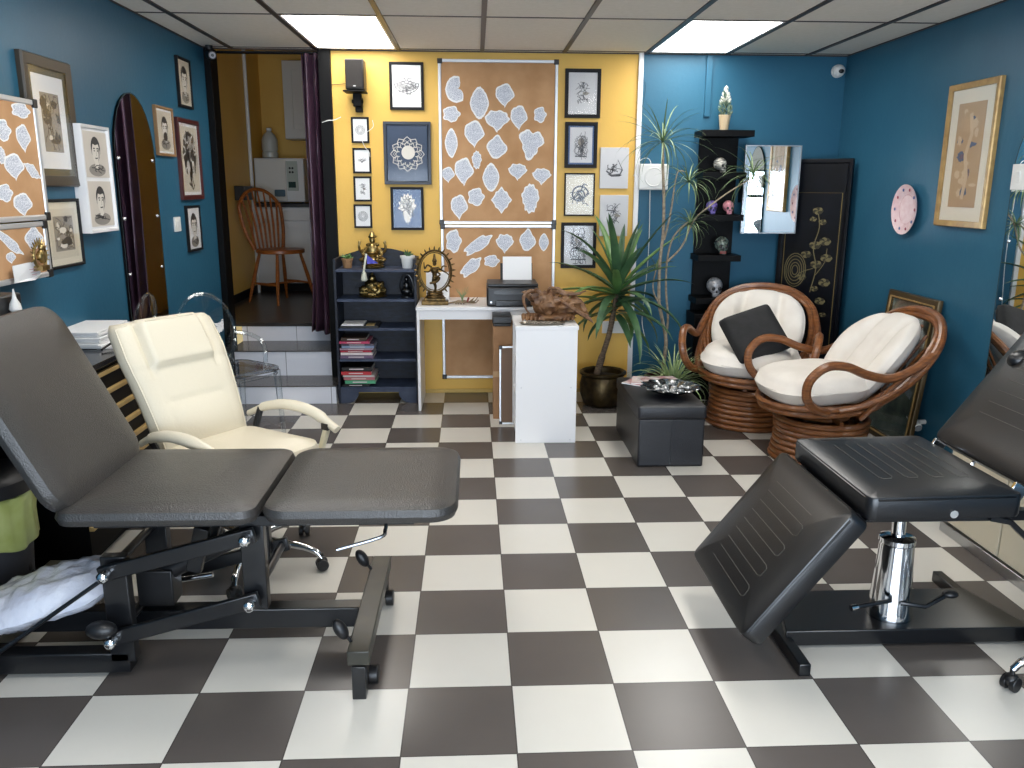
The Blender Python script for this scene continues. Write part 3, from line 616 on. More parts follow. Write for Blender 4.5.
def plate_(name, label, px, wall, cat, rocker=True, m=WHITEP, d=.012):
    b, w, h, rz = wrect(px, wall, 0); t = thing(name, label, cat, b, rz)
    sub('face_plate', MB().b2((-w/2, -d, 0), (w/2, 0, h)), m, t, bevel=.003)
    if rocker: sub('rocker', MB().box((0, -d-.001, h/2), (w*.3, .006, h*.45), rx=.1), m, t, bevel=.001)
    return t
plate_('light_switch', 'white light switch on the blue left wall below the maroon frame', ((173, 217), (179, 217), (179.5, 231), (174, 232)), 'left', 'switch')
plate_('wall_switch_box', 'white switch box on the right wall at the picture edge', ((1018, 165), (1032, 163), (1031, 190), (1016, 190)), 'right', 'switch', d=.03)
plate_('power_socket', 'white double power socket behind the yucca', q4(602, 636, 321, 333), 'back', 'socket', True)
b, w, h, rz = wrect(q4(638.5, 668, 164, 190), 'back', .03)
t = thing('wall_heater_box', 'white square vent box with a looping cable on the blue wall', 'wall box', (b.x, YB, b.z))
sub('casing', MB().b2((-w/2, -.05, 0), (w/2, 0, h)), WHITEP, t, bevel=.01, seg=3); sub('round_grille', MB().lathe([(.07, 0), (.072, .004), (.066, .006), (.062, .002)], 28, M=Matrix.Translation((0, -.05, h/2)) @ Matrix.Rotation(pi/2, 4, 'X')), WHITEP, t)
cable('white cable looping over the white vent box and hanging down the blue wall', [at(x, y, Y=YB-.03) for x, y in ((634, 176), (638, 163), (646, 158), (651, 164), (650, 190), (649.5, 225), (648, 260), (645, 290), (642, 320), (645, 338))], .003)
cable('thin wire bowed beside the white corner trim', [at(x, y, Y=YB-.006) for x, y in ((642, 78), (646, 85), (644, 100), (642, 112))], .0016, flat('blue grey wire', '#32505f'))
solo('cable_conduit', 'narrow painted conduit dropping from the ceiling on the blue wall', 'conduit', MB().b2((at(706.5, 60, Y=YB).x, YB-.02, at(708, 117, Y=YB).z), (at(712.5, 60, Y=YB).x, YB, H-.01)), TEAL, bevel=.002)
# oval looking round plate
c = at(905.5, 209.5, X=XR-.02)
t = thing('decorative_plate', 'round pink and white decorated plate hung on the blue right wall', 'plate', (XR, c.y, c.z-.155), -pi/2)
MP = Matrix.Translation((0, 0, .155)) @ Matrix.Rotation(pi/2, 4, 'X')
PINK = mat('pale pink porcelain', '#dcbcc0', .4, var='#e8d2d5', vs=25)
sub('rim', MB().lathe([(.092, .012), (.10, .014), (.148, .03), (.155, .034), (.153, .028), (.1, .004), (.05, .0)], 40, M=MP), PINK, t)
sub('well', MB().lathe([(.001, .010), (.08, .010), (.094, .0135)], 36, M=MP, caps=False), mat('rose porcelain', '#c99aa2', .4, var='#e2c6c8', vs=40), t)
for k in range(10):
    a = 2*pi*k/10; cc = ('#a04a5c', '#4f5f93')[k % 2]
    sub('painted_flower', MB().ell((.125*cos(a), -.0275, .155+.125*sin(a)), (.010, .003, .010), 10, 6), flat('flower '+cc, cc, .3), t)

# ------------------------------------------------------------------ raised room furniture
def windsor():
    t = thing('spindle_back_chair', 'honey brown wooden spindle back chair in the raised back room', 'chair', (-1.87, 8.12, Z3), R(50)); t.scale = (1.1, 1.1, 1.08)
    sh = .47
    def so(k): return [(.21*cos(a)*(1 if sin(a) < 0 else .92), .21*sin(a), sh+k) for a in [2*pi*i/28 for i in range(28)]]
    s_ = MB(); s_.loft([so(-.035), so(-.012), so(0)]); sub('seat', s_, WOODB, t, bevel=.006)
    def hp(a): return (.22*sin(a)*(1.12 if abs(a) > 1.2 else 1), .17+.10*(cos(a)*.5+.5)*1.2, sh+.25+.29*cos(a))
    hoop = [(-.15, .15, sh-.01), (-.20, .20, sh+.16)]+[(.225*sin(a), .225+.055*cos(a), sh+.27+.24*cos(a)) for a in [-1.25+2.5*i/10 for i in range(11)]]+[(.20, .20, sh+.16), (.15, .15, sh-.01)]
    sub('back_hoop', MB().tube(spline(hoop, 4), .016, 8), WOODB, t)
    for k in range(-3, 4):
        x0 = k*.04; x1 = k*.058; z1 = sh+.27+.24*cos(min(1.25, abs(x1)/.225*1.15))
        sub('spindle', MB().tube([(x0, .17, sh-.005), (x0*.6+x1*.4, .195, sh+.2), (x1, .275-.03*abs(k)/3, z1)], [.009, .012, .008], 6), WOODB, t)
    for sx in (-1, 1):
        for sy in (-1, 1):
            sub('leg', MB().tube([(sx*.12, sy*.12, sh-.03), (sx*.16, sy*.16, sh*.5), (sx*.2, sy*.2, 0)], [.013, .017, .010], 8), WOODB, t)
    for sx in (-1, 1): sub('stretcher', MB().tube([(sx*.172, -.17, .17), (sx*.172, 0, .17), (sx*.172, .17, .17)], [.008, .013, .008], 7), WOODB, t)
    sub('stretcher', MB().tube([(-.172, 0, .17), (.172, 0, .17)], .009, 7), WOODB, t)
windsor()
t = thing('base_cabinet', 'white kitchen base cabinet with a black worktop in the raised room', 'cabinet', (-1.7, 9.2, Z3))
zb_, zt_ = at(280, 283, Y=8.92).z, at(280, 207, Y=8.92).z
wpart('carcass', MB().b2((XA+.004, 8.92, zb_), (-1.05, YC-.004, zt_)), WHITEP, t, bevel=.003)
for x0_, x1_ in ((XA+.01, -1.70), (-1.69, -1.07)): wpart('door', MB().b2((x0_, 8.90, zb_), (x1_, 8.919, zt_-.14)), WHITEP, t, bevel=.003)
wpart('drawer', MB().b2((XA+.01, 8.90, zt_-.135), (-1.07, 8.919, zt_-.006)), WHITEP, t, bevel=.003); wpart('plinth', MB().b2((XA+.01, 8.99, Z3), (-1.07, YC-.01, zb_-.001)), BLK, t)
WT = zt_+.035
solo('worktop', 'black worktop on the white base cabinet in the raised room', 'worktop', MB().b2((XA+.004, 8.87, zt_+.001), (-1.05, YC-.004, WT)), BLKP, bevel=.004)
t = thing('steriliser', 'boxy white countertop steriliser with a control panel', 'appliance', (-1.85, 9.1, WT+.001))
def X8(x): return at(x, 180, Y=8.95).x
xa, xb, zt, xm, xm2 = X8(254.5), X8(304), at(270, 158, Y=8.95).z, X8(287), X8(298)
wpart('housing', MB().b2((xa, 8.96, WT+.016), (xb, 9.42, zt)), WHITEP, t, bevel=.01)
wpart('door', MB().b2((xa+.01, 8.94, WT+.025), (xm-.005, 8.959, zt-.01)), mat('off white plastic', '#cfccc4', .4), t, bevel=.006)
wpart('handle', MB().b2((xm-.13, 8.92, WT+.07), (xm-.02, 8.939, WT+.14)), mat('blue grey handle', '#47606e', .3), t, bevel=.01)
wpart('control_panel', MB().b2((xm, 8.945, WT+.13), (xm2, 8.959, zt-.03)), flat('panel grey green', '#aab3a9', .4), t, bevel=.002)
for k in range(4): wpart('button', MB().cyl((xm+.035+.028*(k % 2), 8.942, zt-.1-.04*(k//2)), (xm+.035+.028*(k % 2), 8.946, zt-.1-.04*(k//2)), .011), BLKP, t)
wpart('display', MB().b2((xm+.015, 8.942, WT+.16), (xm+.09, 8.946, WT+.22)), flat('display dark', '#26423f', .2), t)
for x in (xa+.03, xb-.03):
    for y in (9.0, 9.38): wpart('foot', MB().cyl((x, y, WT+.001), (x, y, WT+.018), .015), BLKP, t)
c = at(270.5, 158, Y=9.15)
t = thing('water_jug', 'translucent white plastic container standing on the steriliser', 'container', (c.x, 9.15, zt))
sub('body', MB().lathe([(.06, 0), (.08, .01), (.082, .06), (.072, .07), (.082, .09), (.08, .19), (.058, .24), (.025, .27), (.022, .285)], 20), mat('frosted plastic', '#b9b8ae', .3), t)
sub('cap', MB().lathe([(.028, .282), (.028, .305), (.02, .308)], 16), WHITEP, t)
t = thing('wall_cupboard', 'white panelled wall cupboard high in the raised room', 'cupboard', (-1.5, YC-.004, 2.1))
xc, zc0, zc1 = at(283, 100, Y=9.12).x, at(290, 139, Y=9.12).z, at(290, 60, Y=9.12).z; CWH = mat('cupboard white', '#c9c6be', .45)
wpart('carcass', MB().b2((xc, 9.14, zc0), (-1.04, YC-.004, zc1)), CWH, t, bevel=.003)
wpart('door', MB().b2((xc+.005, 9.12, zc0+.005), (xc+.6, 9.139, zc1-.005)), CWH, t, bevel=.003)
rr_ = MB(); rring(rr_, .44, zc1-zc0-.16, 0, .02, 0, .008); rr_.v = [q+V((xc+.30, 9.12, zc0+.08)) for q in rr_.v]; wpart('door_moulding', rr_, CWH, t)
b = at(247, 200, X=XA+.05); b2_ = at(247, 186, X=XA+.05)
solo('wall_box', 'small black wall mounted box beside the white pipe', 'wall box', MB().b2((XA, b.y-.25, b.z), (XA+.10, b.y+.05, b2_.z)), BLKP, bevel=.006)
t = thing('soap_dispenser', 'slim white bottle on the worktop beside the steriliser', 'bottle', (xa-.05, 8.95, WT+.001))
sub('body', MB().lathe([(.022, 0), (.024, .01), (.024, .12), (.012, .14), (.009, .16)], 14), WHITEP, t); sub('pump', MB().lathe([(.01, .158), (.01, .18), (.016, .182), (.014, .19)], 12), WHITEP, t)
# curtain
t = thing('curtain', 'dark purple satin curtain gathered at the right of the doorway', 'curtain', (-1.17, 6.53, .47))
m = MB(); nu, nv = 44, 26; vs = []; fs = []
for j in range(nv+1):
    v = j/nv; z = 2.52-2.06*v; wx0_ = -1.275; wx1_ = -1.075
    fl = max(0, v-.86)*.5
    for i in range(nu+1):
        u = i/nu; x = (wx0_-fl*.3)+(wx1_-wx0_+fl*.45)*u; y = 6.55+(.035+.02*v)*sin(u*6.28*3.3+.6*sin(v*3))+.012*sin(u*31+v*4)
        zz = z+(.05*sin(u*9)*max(0, v-.9)*10*.3 if v > .9 else 0); vs.append((x, y, zz))
for j in range(nv):
    for i in range(nu): a = j*(nu+1)+i; fs.append((a, a+1, a+nu+2, a+nu+1))
m.add(vs, fs); o = wpart('cloth', m, mat('purple satin', '#432d3c', .36, var='#4f3646', vs=5), t, ang=80); o.modifiers.new('thick', 'SOLIDIFY').thickness = .004
wpart('rail', MB().cyl((-1.9, 6.55, 2.525), (-1.05, 6.55, 2.525), .01), BLK, t)

# ------------------------------------------------------------------ bookcase and what stands on it
BX0, BX1, BY0, BY1 = -1.028, -.432, 6.07, 6.385
SH = [.124, .336, .566, .779, .994]
t = thing('bookcase', 'washed navy wooden bookcase with an arched back board', 'bookcase', ((BX0+BX1)/2, (BY0+BY1)/2, 0))
wpart('side_panel', MB().b2((BX0, BY0, 0), (BX0+.018, BY1, 1.07)), NAVY, t, bevel=.003); wpart('side_panel', MB().b2((BX1-.018, BY0, 0), (BX1, BY1, 1.07)), NAVY, t, bevel=.003)
for z in SH: wpart('shelf', MB().b2((BX0+.018, BY0+.004, z-.018), (BX1-.018, BY1-.012, z)), mat('worn shelf edge', '#39455c', .5, var='#1c2640', vs=10), t, bevel=.002)
P = [(BX0+.018, .10), (BX1-.018, .10), (BX1-.018, 1.07)]+[(BX1-.018-(BX1-BX0-.036)*k/14, 1.07+.06*sin(pi*k/14)) for k in range(1, 14)]+[(BX0+.018, 1.07)]
wpart('back_board', MB().prism(P, .01, M=Matrix.Translation((0, BY1-.01, 0))), NAVY, t)
P = [(BX0+.018, 0), (BX0+.06, 0)]+[(BX0+.06+.09*sin(pi/2*k/6), .085*(1-cos(pi/2*k/6))+.0) for k in range(1, 7)]+[(BX1-.06-.09*sin(pi/2*k/6), .085*(1-cos(pi/2*k/6))) for k in range(6, 0, -1)]+[(BX1-.06, 0), (BX1-.018, 0), (BX1-.018, .106), (BX0+.018, .106)]
wpart('apron', MB().prism(P, .014, M=Matrix.Translation((0, BY0+.006, 0))), mat('worn apron', '#3c4558', .5, var='#232d44', vs=10), t)
def book(label, x0, x1, z, th, c, y0=6.09, d=.24, rz=0, pages='#d8d2c6'):
    t = thing('book', label, 'book', ((x0+x1)/2, y0+d/2, z), rz, 'books stacked flat in the bookcase')
    w = x1-x0; cv = mat('book cover '+c, c, .35); m = MB(); m.b2((-w/2, -d/2, 0), (w/2, d/2, .003)); m.b2((-w/2, -d/2, th-.003), (w/2, d/2, th)); m.b2((-w/2, -d/2, 0), (w/2, -d/2+.004, th))
    sub('cover', m, cv, t, bevel=.001); sub('pages', MB().b2((-w/2+.003, -d/2+.004, .003), (w/2-.004, d/2-.004, th-.003)), flat('pages '+pages, pages, .8), t)
    sub('spine_mark', MB().b2((-w*.25, -d/2-.0006, th*.35), (w*.22, -d/2+.001, th*.62)), flat('spine print', '#cfc4c4', .5), t)
z = SH[1]+.0005
for lb, a, b, th, c in (('purple paperback at the bottom of the upper book stack', .0, .245, .026, '#6a5570'), ('white and red book second from the bottom of the upper stack', .004, .24, .02, '#d8cfd0'), ('bright red book in the middle of the upper stack', .002, .232, .016, '#a8243a'),
        ('lilac thin book above the bright red one in the upper stack', .0, .246, .015, '#9a8494'), ('blue and white thin book near the top of the upper stack', .016, .252, .016, '#7f93b4'), ('wide slate book under the pink one in the upper stack', .01, .25, .014, '#4b4254'), ('pink book second from the top of the upper stack', .0, .22, .018, '#c2466a')):
    book(lb, BX0+.02+a, BX0+.02+b, z, th, c); z += th+.0008
book('brown book on top of the upper book stack', BX0+.03, BX0+.215, z, .025, '#3d2b1e', 6.1, .22)
z = SH[0]+.0005
for lb, a, b, th, c in (('black book at the bottom of the lower book stack', .01, .21, .02, '#141a1a'), ('green book in the lower stack', .03, .255, .028, '#4f9d77'), ('rose and white book above the green one', .02, .25, .022, '#b66c74'), ('thin white book under the red one in the lower stack', .014, .248, .014, '#d2ccc6'), ('red book near the top of the lower stack', .004, .226, .028, '#b8343c'), ('wide black book on top of the lower stack', .008, .23, .034, '#0f0d10')):
    book(lb, BX0+.02+a, BX0+.02+b, z, th, c); z += th+.0008
t = thing('notebook', 'black spiral notebook lying on the third bookcase shelf', 'notebook', (BX0+.16, 6.2, SH[2])); wpart('cover', MB().b2((BX0+.03, 6.08, SH[2]), (BX0+.31, 6.3, SH[2]+.018)), BLKP, t, bevel=.002)
wpart('white_sheet', MB().b2((BX0+.04, 6.09, SH[2]+.018), (BX0+.2, 6.29, SH[2]+.026)), PAPER, t); wpart('label_strip', MB().b2((BX0+.22, 6.085, SH[2]+.018), (BX0+.28, 6.2, SH[2]+.021)), flat('kraft tag', '#9a8558'), t)
def pot(label, c, r, h, m, leaves, lm, name='potted_succulent'):
    t = thing(name, label, 'plant', c)
    sub('pot', MB().lathe([(r*.72, 0), (r*.75, .004), (r*.95, h*.78), (r*1.06, h*.8), (r*1.06, h), (r*.94, h), (r*.9, h*.86), (.001, h*.85)], 20), m, t)
    mb = MB(); rn = random.Random(int(c[0]*100))
    for k in range(leaves):
        a = rn.random()*6.28; l = r*rn.uniform(.7, 1.5); e = rn.uniform(.2, 1.3)
        mb.tube([(0, 0, h*.85), (cos(a)*l*.5*cos(e), sin(a)*l*.5*cos(e), h+l*.35*sin(e)), (cos(a)*l*cos(e), sin(a)*l*cos(e), h+l*.8*sin(e))], [.004, r*.16, .001], 5, flat=.5)
    sub('leaves', mb, lm, t); return t
pot('terracotta pot with a green succulent at the left of the bookcase top', (BX0+.085, 6.2, SH[4]), .04, .072, mat('terracotta', '#9a7450', .8), 26, LEAFG)
pot('small white plastic pot with a dark sprig at the right of the bookcase top', (-.503, 6.2, SH[4]), .052, .092, WHITEP, 7, LEAFD, 'white_pot')
# seated brass figure
t = thing('brass_seated_statue', 'brass seated four armed deity statue with a crown on the bookcase top', 'statue', (-.758, 6.22, SH[4]))
m = MB(); m.lathe([(.075, 0), (.085, .012), (.07, .022), (.08, .03), (.07, .04)], 24)
m.ell((0, 0, .055), (.085, .05, .022)); m.ell((-.05, -.02, .055), (.05, .04, .02)); m.ell((.05, -.02, .055), (.05, .04, .02)); m.tube(spline([(0, 0, .05), (0, 0, .09), (0, 0, .13), (0, 0, .158)], 3), [.04, .036, .03, .045, .05, .03, .016, .014, .014, .014], 14)
m.ell((0, -.004, .188), (.022, .024, .028)); m.lathe([(.03, .203), (.032, .212), (.022, .222), (.012, .24), (.003, .25)], 16)
m.ell((0, -.012, .12), (.042, .03, .05)); m.ell((0, 0, .155), (.05, .026, .018)); body = sub('figure', m, BRASS, t, M=Matrix.Diagonal((1, 1, 1.08, 1)))
for sx in (-1, 1):
    sub('arm', MB().tube(spline([(sx*.042, 0, .145), (sx*.072, .01, .115), (sx*.092, 0, .13), (sx*.096, -.01, .16), (sx*.092, -.01, .178)], 4), [.013, .008], 8).ell((sx*.092, -.01, .186), (.011, .008, .014)), BRASS, t)
    sub('arm', MB().tube(spline([(sx*.042, 0, .145), (sx*.068, -.03, .10), (sx*.045, -.065, .088)], 4), [.013, .009], 8).ell((sx*.042, -.07, .088), (.012, .012, .01)), BRASS, t)
t = thing('crystal_pendant', 'clear and white bead pendant with a cobalt blue cloth on the brass figure', 'pendant', (-.80, 6.1, .93))
m = MB(); m.add([(-.795, 6.135, 1.10), (-.71, 6.13, 1.035), (-.79, 6.125, 1.03), (-.75, 6.15, 1.03)], [(0, 1, 2), (0, 3, 1), (0, 2, 3), (1, 3, 2)]); wpart('blue_cloth', m, mat('cobalt cloth', '#1c1c9c', .4), t)
wpart('tassel', MB().tube([(-.795, 6.135, 1.10), (-.805, 6.062, 1.0), (-.805, 6.055, .985)], .008, 8).lathe([(.018, 0), (.024, .01), (.014, .06), (.006, .07)], 8, (-.805, 6.052, .915)), mat('milky bead', '#b9bcae', .3), t)
# gold lump shrine
t = thing('brass_reclining_buddha', 'rounded brass laughing figure on the second shelf', 'statue', (-.765, 6.2, SH[3]))
m = MB(); m.ell((0, 0, .045), (.10, .06, .045), 20, 14, nz=.35, ns=14); m.ell((0, -.01, .085), (.06, .05, .05), 18, 12, nz=.3, ns=16); m.ell((0, -.005, .14), (.028, .028, .032)); m.ell((.065, -.01, .09), (.025, .03, .03), nz=.3, ns=20); m.ell((-.06, -.01, .06), (.04, .04, .03), nz=.3, ns=20); m.ell((0, -.005, .172), (.012, .012, .012))
m.ell((.02, -.05, .06), (.03, .02, .02)); m.ell((-.02, -.045, .1), (.015, .02, .012)); m.ell((0, 0, .01), (.11, .07, .012)); sub('figure', m, BRASS, t)
t = thing('dark_seated_figurine', 'small black seated figurine in the dark right of the second shelf', 'figurine', (-.515, 6.2, SH[3]))
m = MB(); m.lathe([(.045, 0), (.045, .01), (.03, .015)], 18); m.ell((0, 0, .045), (.045, .03, .028)); m.ell((0, 0, .085), (.024, .02, .035)); m.ell((0, 0, .135), (.016, .016, .02)); m.tube(spline([(-.03, 0, .02), (-.05, 0, .08), (-.03, 0, .15), (0, 0, .17), (.03, 0, .15), (.05, 0, .08), (.03, 0, .02)], 4), .004, 6); sub('figure', m, BLKM, t)

# ------------------------------------------------------------------ desk and its things
t = thing('white_desk', 'plain white desk against the lower cork board', 'desk', (.02, 6.1, 0)); DY = 5.84
wpart('desktop', MB().b2((-.425, DY, .732), (.50, 6.385, .755)), WHITE, t, bevel=.002)
wpart('leg_panel', MB().b2((-.42, DY+.005, 0), (-.40, 6.36, .732)), WHITE, t, bevel=.002); wpart('leg_panel', MB().b2((.46, DY+.005, 0), (.48, 6.36, .732)), WHITE, t, bevel=.002)
wpart('apron', MB().b2((-.40, DY+.02, .665), (.46, DY+.035, .732)), WHITE, t)
BZ = .756
# dancer in a ring of flames
t = thing('bronze_ring_statue', 'dark bronze dancing deity statue inside a ring of flames on the desk', 'statue', (-.295, 5.98, BZ))
m = MB(); m.box((0, 0, .015), (.19, .10, .03)); m.box((0, 0, .04), (.15, .085, .02)); m.lathe([(.06, .05), (.07, .058), (.055, .068), (.062, .078), (.05, .088)], 22); sub('pedestal', m, BRONZE, t, bevel=.004)
rc = V((0, 0, .235)); rgw, rgh = .118, .148
m = MB(); m.tube([(rgw*cos(a), 0, rc.z+rgh*sin(a)) for a in [2*pi*k/48 for k in range(48)]], .008, 8, closed=True); m.tube([((rgw-.014)*cos(a), 0, rc.z+(rgh-.014)*sin(a)) for a in [2*pi*k/48 for k in range(48)]], .004, 6, closed=True); sub('ring', m, BRONZE, t)
for k in range(23):
    a = -pi/2+2*pi*(k+1.5)/25.0
    d = V((cos(a), 0, sin(a))); p0 = V((rgw*cos(a), 0, rc.z+rgh*sin(a)))
    sub('flame', MB().tube([p0, p0+d*.012, p0+d*.022, p0+d*.032+V((.003, 0, 0))], [.004, .008, .006, .001], 6, flat=.6), BRONZE, t)
m = MB(); m.tube(spline([(.0, 0, .088), (.004, 0, .13), (-.008, 0, .17), (0, 0, .19)], 3), [.009, .011, .014, .016], 8); m.tube(spline([(0, 0, .185), (.03, -.02, .19), (.01, -.03, .165), (-.035, -.03, .155)], 4), [.015, .008], 8)
m.tube(spline([(0, 0, .185), (0, 0, .22), (.0, 0, .265)], 4), [.02, .016, .018, .026, .028, .02], 10); m.ell((0, 0, .292), (.014, .015, .018)); m.lathe([(.015, .302), (.018, .31), (.01, .33), (.006, .36)], 10)
for P in ([(.02, 0, .265), (.05, 0, .245), (.085, 0, .225), (.1, 0, .21)], [(-.02, 0, .265), (-.05, 0, .28), (-.07, 0, .255), (-.075, 0, .3)], [(-.02, 0, .262), (-.04, -.01, .235), (-.075, 0, .235)], [(.02, 0, .262), (.045, -.02, .25), (.06, -.02, .275), (.085, 0, .27)], [(.01, -.02, .24), (.04, -.03, .215), (-.01, -.03, .195)]): m.tube(spline(P, 4), [.008, .004], 6)
sub('dancer', m, BRONZE, t)
solo('white_carton', 'white card propped behind the bronze ring statue on the desk', 'card', MB().b2((-.37, 6.2, BZ), (-.20, 6.26, BZ+.205)), [PAPER], bevel=.002)
t = thing('air_plant', 'small air plant on gnarled driftwood on the desk', 'plant', (-.1, 5.98, BZ)); rn = random.Random(5)
m = MB()
for k in range(7): m.tube(spline([(-.11+.02*k, .02*sin(k), .008), (-.04+.01*k, -.02*cos(k*2), .016+.004*(k % 3)), (.03+.01*k, .01, .01+.006*(k % 2)), (.07+.008*k, .02*cos(k), .03+.01*(k % 3))], 4), [.007, .003], 6)
sub('driftwood', m, mat('grey driftwood', '#8d7d66', .8, var='#6c5c48', vs=30), t)
m = MB()
for k in range(14): a = k*2.4; m.tube(spline([(0, 0, .02), (.012*cos(a), .012*sin(a), .06), (.04*cos(a)*1.2, .04*sin(a), .08+.05*rn.random())], 4), [.0035, .0005], 5)
sub('leaves', m, LEAFN, t)
sub('red_bloom', MB().tube([(.035, -.01, .02), (.045, -.01, .045), (.05, -.01, .055)], [.006, .008, .001], 6), flat('dull red', '#7c3128'), t)
t = thing('printer', 'black inkjet printer with paper loaded on the desk', 'printer', (.25, 5.99, BZ))
px0, px1, py0, py1 = .075, .44, 5.83, 6.14; pz = BZ+.142
wpart('housing', MB().b2((px0, py0, BZ+.005), (px1, py1, pz)), BLKP, t, bevel=.012, seg=3)
wpart('scanner_lid', MB().b2((px0+.004, py0+.004, pz), (px1-.004, py1, pz+.022)), BLKP, t, bevel=.006)
wpart('control_strip', MB().b2((px0+.05, py0-.004, pz-.055), (px1-.05, py0+.002, pz-.02)), mat('smoked panel', '#37383a', .2), t, bevel=.002)
wpart('output_tray', MB().b2((px0+.06, py0-.012, BZ+.01), (px1-.06, py0+.006, BZ+.05)), mat('tray black', '#0b0b0c', .25), t, bevel=.004)
wpart('power_button', MB().cyl((px0+.03, py0-.003, BZ+.035), (px0+.03, py0+.002, BZ+.035), .007), STEEL, t)
m = MB(); m.box((.295, py1-.01, pz+.07), (.235, .008, .14), rx=-.25); wpart('paper_support', m, BLKP, t)
m = MB(); m.box((.30, py1-.03, pz+.105), (.21, .003, .17), rx=-.25); wpart('paper_stack', m, PAPER, t)
t = thing('cardboard_box', 'tall brown cardboard box beside the desk under the printer', 'box', (.17, 5.68, 0)); KR = mat('kraft cardboard', '#a9805c', .85, var='#9d7552', vs=12)
wpart('carton', MB().b2((.115, 5.62, 0), (.245, 5.825, .655)), KR, t, bevel=.003); wpart('flap_tape', MB().b2((.114, 5.618, .30), (.246, 5.62, .34)), flat('tape', '#b8946a', .4), t)
solo('black_case', 'flat black case lying on top of the cardboard box', 'case', MB().b2((.11, 5.6, .675), (.24, 5.82, .725)).b2((.115, 5.605, .656), (.235, 5.815, .676)), BLKP, bevel=.006)
t = thing('leaning_board', 'narrow aluminium framed brown board leaning beside the white unit', 'board', (.19, 5.5, 0))
M_ = Matrix.Translation((.205, 5.50, 0)) @ Matrix.Rotation(-.06, 4, 'X'); m = MB(); rring(m, .10, .535, 0, .012, 0, .018); m.v = [M_ @ q for q in m.v]; wpart('frame', m, ALU, t); wpart('panel', MB().box((0, -.008, .267), (.084, .008, .515), M=M_), mat('brown board', '#7a6250', .7), t)
for z in (.008, .527): wpart('corner_cap', MB().box((-.042, -.01, z), (.022, .024, .022), M=M_), BLKP, t)
# white unit
t = thing('white_side_unit', 'narrow white shelving unit with its plain side to the room', 'cabinet', (.435, 5.27, 0))
ux0, ux1, uy0, uy1, uz = .243, .625, 5.05, 5.50, .725
wpart('side_panel', MB().b2((ux0, uy0, 0), (ux1, uy0+.018, uz)), WHITE, t, bevel=.002); wpart('side_panel', MB().b2((ux0, uy1-.018, 0), (ux1, uy1, uz)), WHITE, t, bevel=.002)
wpart('top', MB().b2((ux0-.006, uy0-.004, uz), (ux1+.006, uy1+.004, uz+.024)), WHITE, t, bevel=.002); wpart('back_panel', MB().b2((ux1-.012, uy0+.018, 0), (ux1-.002, uy1-.018, uz)), WHITE, t)
for z in (.06, .28, .5): wpart('shelf', MB().b2((ux0+.004, uy0+.018, z-.016), (ux1-.012, uy1-.018, z)), WHITE, t)
for x in (ux0+.035, ux1-.035):
    for z in (.02, .36): wpart('screw_cap', MB().cyl((x, uy0-.001, z), (x, uy0+.002, z), .004, n=10), flat('cap grey', '#c3c4ca'), t)
UZ = uz+.024
t = thing('silver_tray', 'small oval patterned metal tray of trinkets on the white unit', 'tray', (.41, 5.12, UZ)); m = MB(); m.lathe([(.001, .003), (.12, .003), (.135, .012), (.138, .012), (.122, 0), (.001, 0)], 30); 
sub('dish', m, mat('tarnished silver', '#9a9488', .3, .9), t, M=Matrix.Diagonal((1.05, .42, 1, 1))); m = MB(); rn = random.Random(3)
for k in range(26): m.ell((rn.uniform(-.1, .1), rn.uniform(-.03, .03), .009), (rn.uniform(.005, .012), .006, .005), 8, 6)
sub('trinkets', m, mat('trinket stones', '#6f6558', .3, var='#b3a99b', vs=60), t)
# big driftwood root carving
t = thing('carved_root_sculpture', 'large curled brown carved root sculpture on the white unit', 'sculpture', (.47, 5.28, UZ))
RW = mat('carved root wood', '#84603f', .5, var='#55351f', vs=18, bump=.5, bs=45); rn = random.Random(11)
m = MB(); m.ell((-.02, -.02, .10), (.085, .07, .07), 24, 16, nz=.5, ns=10); m.ell((.09, .0, .09), (.10, .07, .06), 24, 16, nz=.6, ns=9); m.ell((-.05, .02, .14), (.08, .06, .04), 20, 12, nz=.6, ns=11); m.ell((0, -.03, .03), (.16, .07, .03), 28, 10, nz=.4, ns=14)
for k in range(9): a = -.4+.11*k; m.tube(spline([(.06+.02*k, -.03, .13-.012*k), (.085+.02*k, -.075, .12-.012*k), (.11+.02*k, -.085, .10-.013*k)], 3), [.018, .004], 7)
sub('body', m, RW, t, ang=60)
m = MB()
for k in range(13): x = -.17+.026*k; m.tube([(x, -.04, .04), (x-.004, -.085, .026), (x-.008, -.1, .012)], [.016, .012, .002], 6)
sub('leaf_fringe', m, RW, t)
for P, r in (([(-.05, 0, .15), (-.12, -.01, .19), (-.17, -.03, .15), (-.15, -.05, .07), (-.11, -.06, .045)], .012), ([(-.04, 0, .16), (-.09, -.04, .2), (-.05, -.06, .16), (-.07, -.07, .09), (-.03, -.08, .05)], .013),
             ([(.0, 0, .15), (.04, .02, .19), (.09, .02, .17), (.17, .0, .17), (.23, .0, .19)], .022), ([(.12, .0, .12), (.18, 0, .11), (.22, -.02, .06), (.25, -.01, .035)], .03), ([(.1, .02, .1), (.17, .05, .10), (.23, .05, .10)], .03),
             ([(-.02, .0, .17), (.0, -.02, .21), (.04, -.02, .2), (.02, -.03, .17)], .010), ([(-.1, .02, .12), (-.15, .03, .17), (-.18, .02, .18)], .018)):
    sub('tendril', MB().tube(spline(P, 6), [r, r*1.1, r, r*.8, r*.5, r*.2], 8), RW, t)

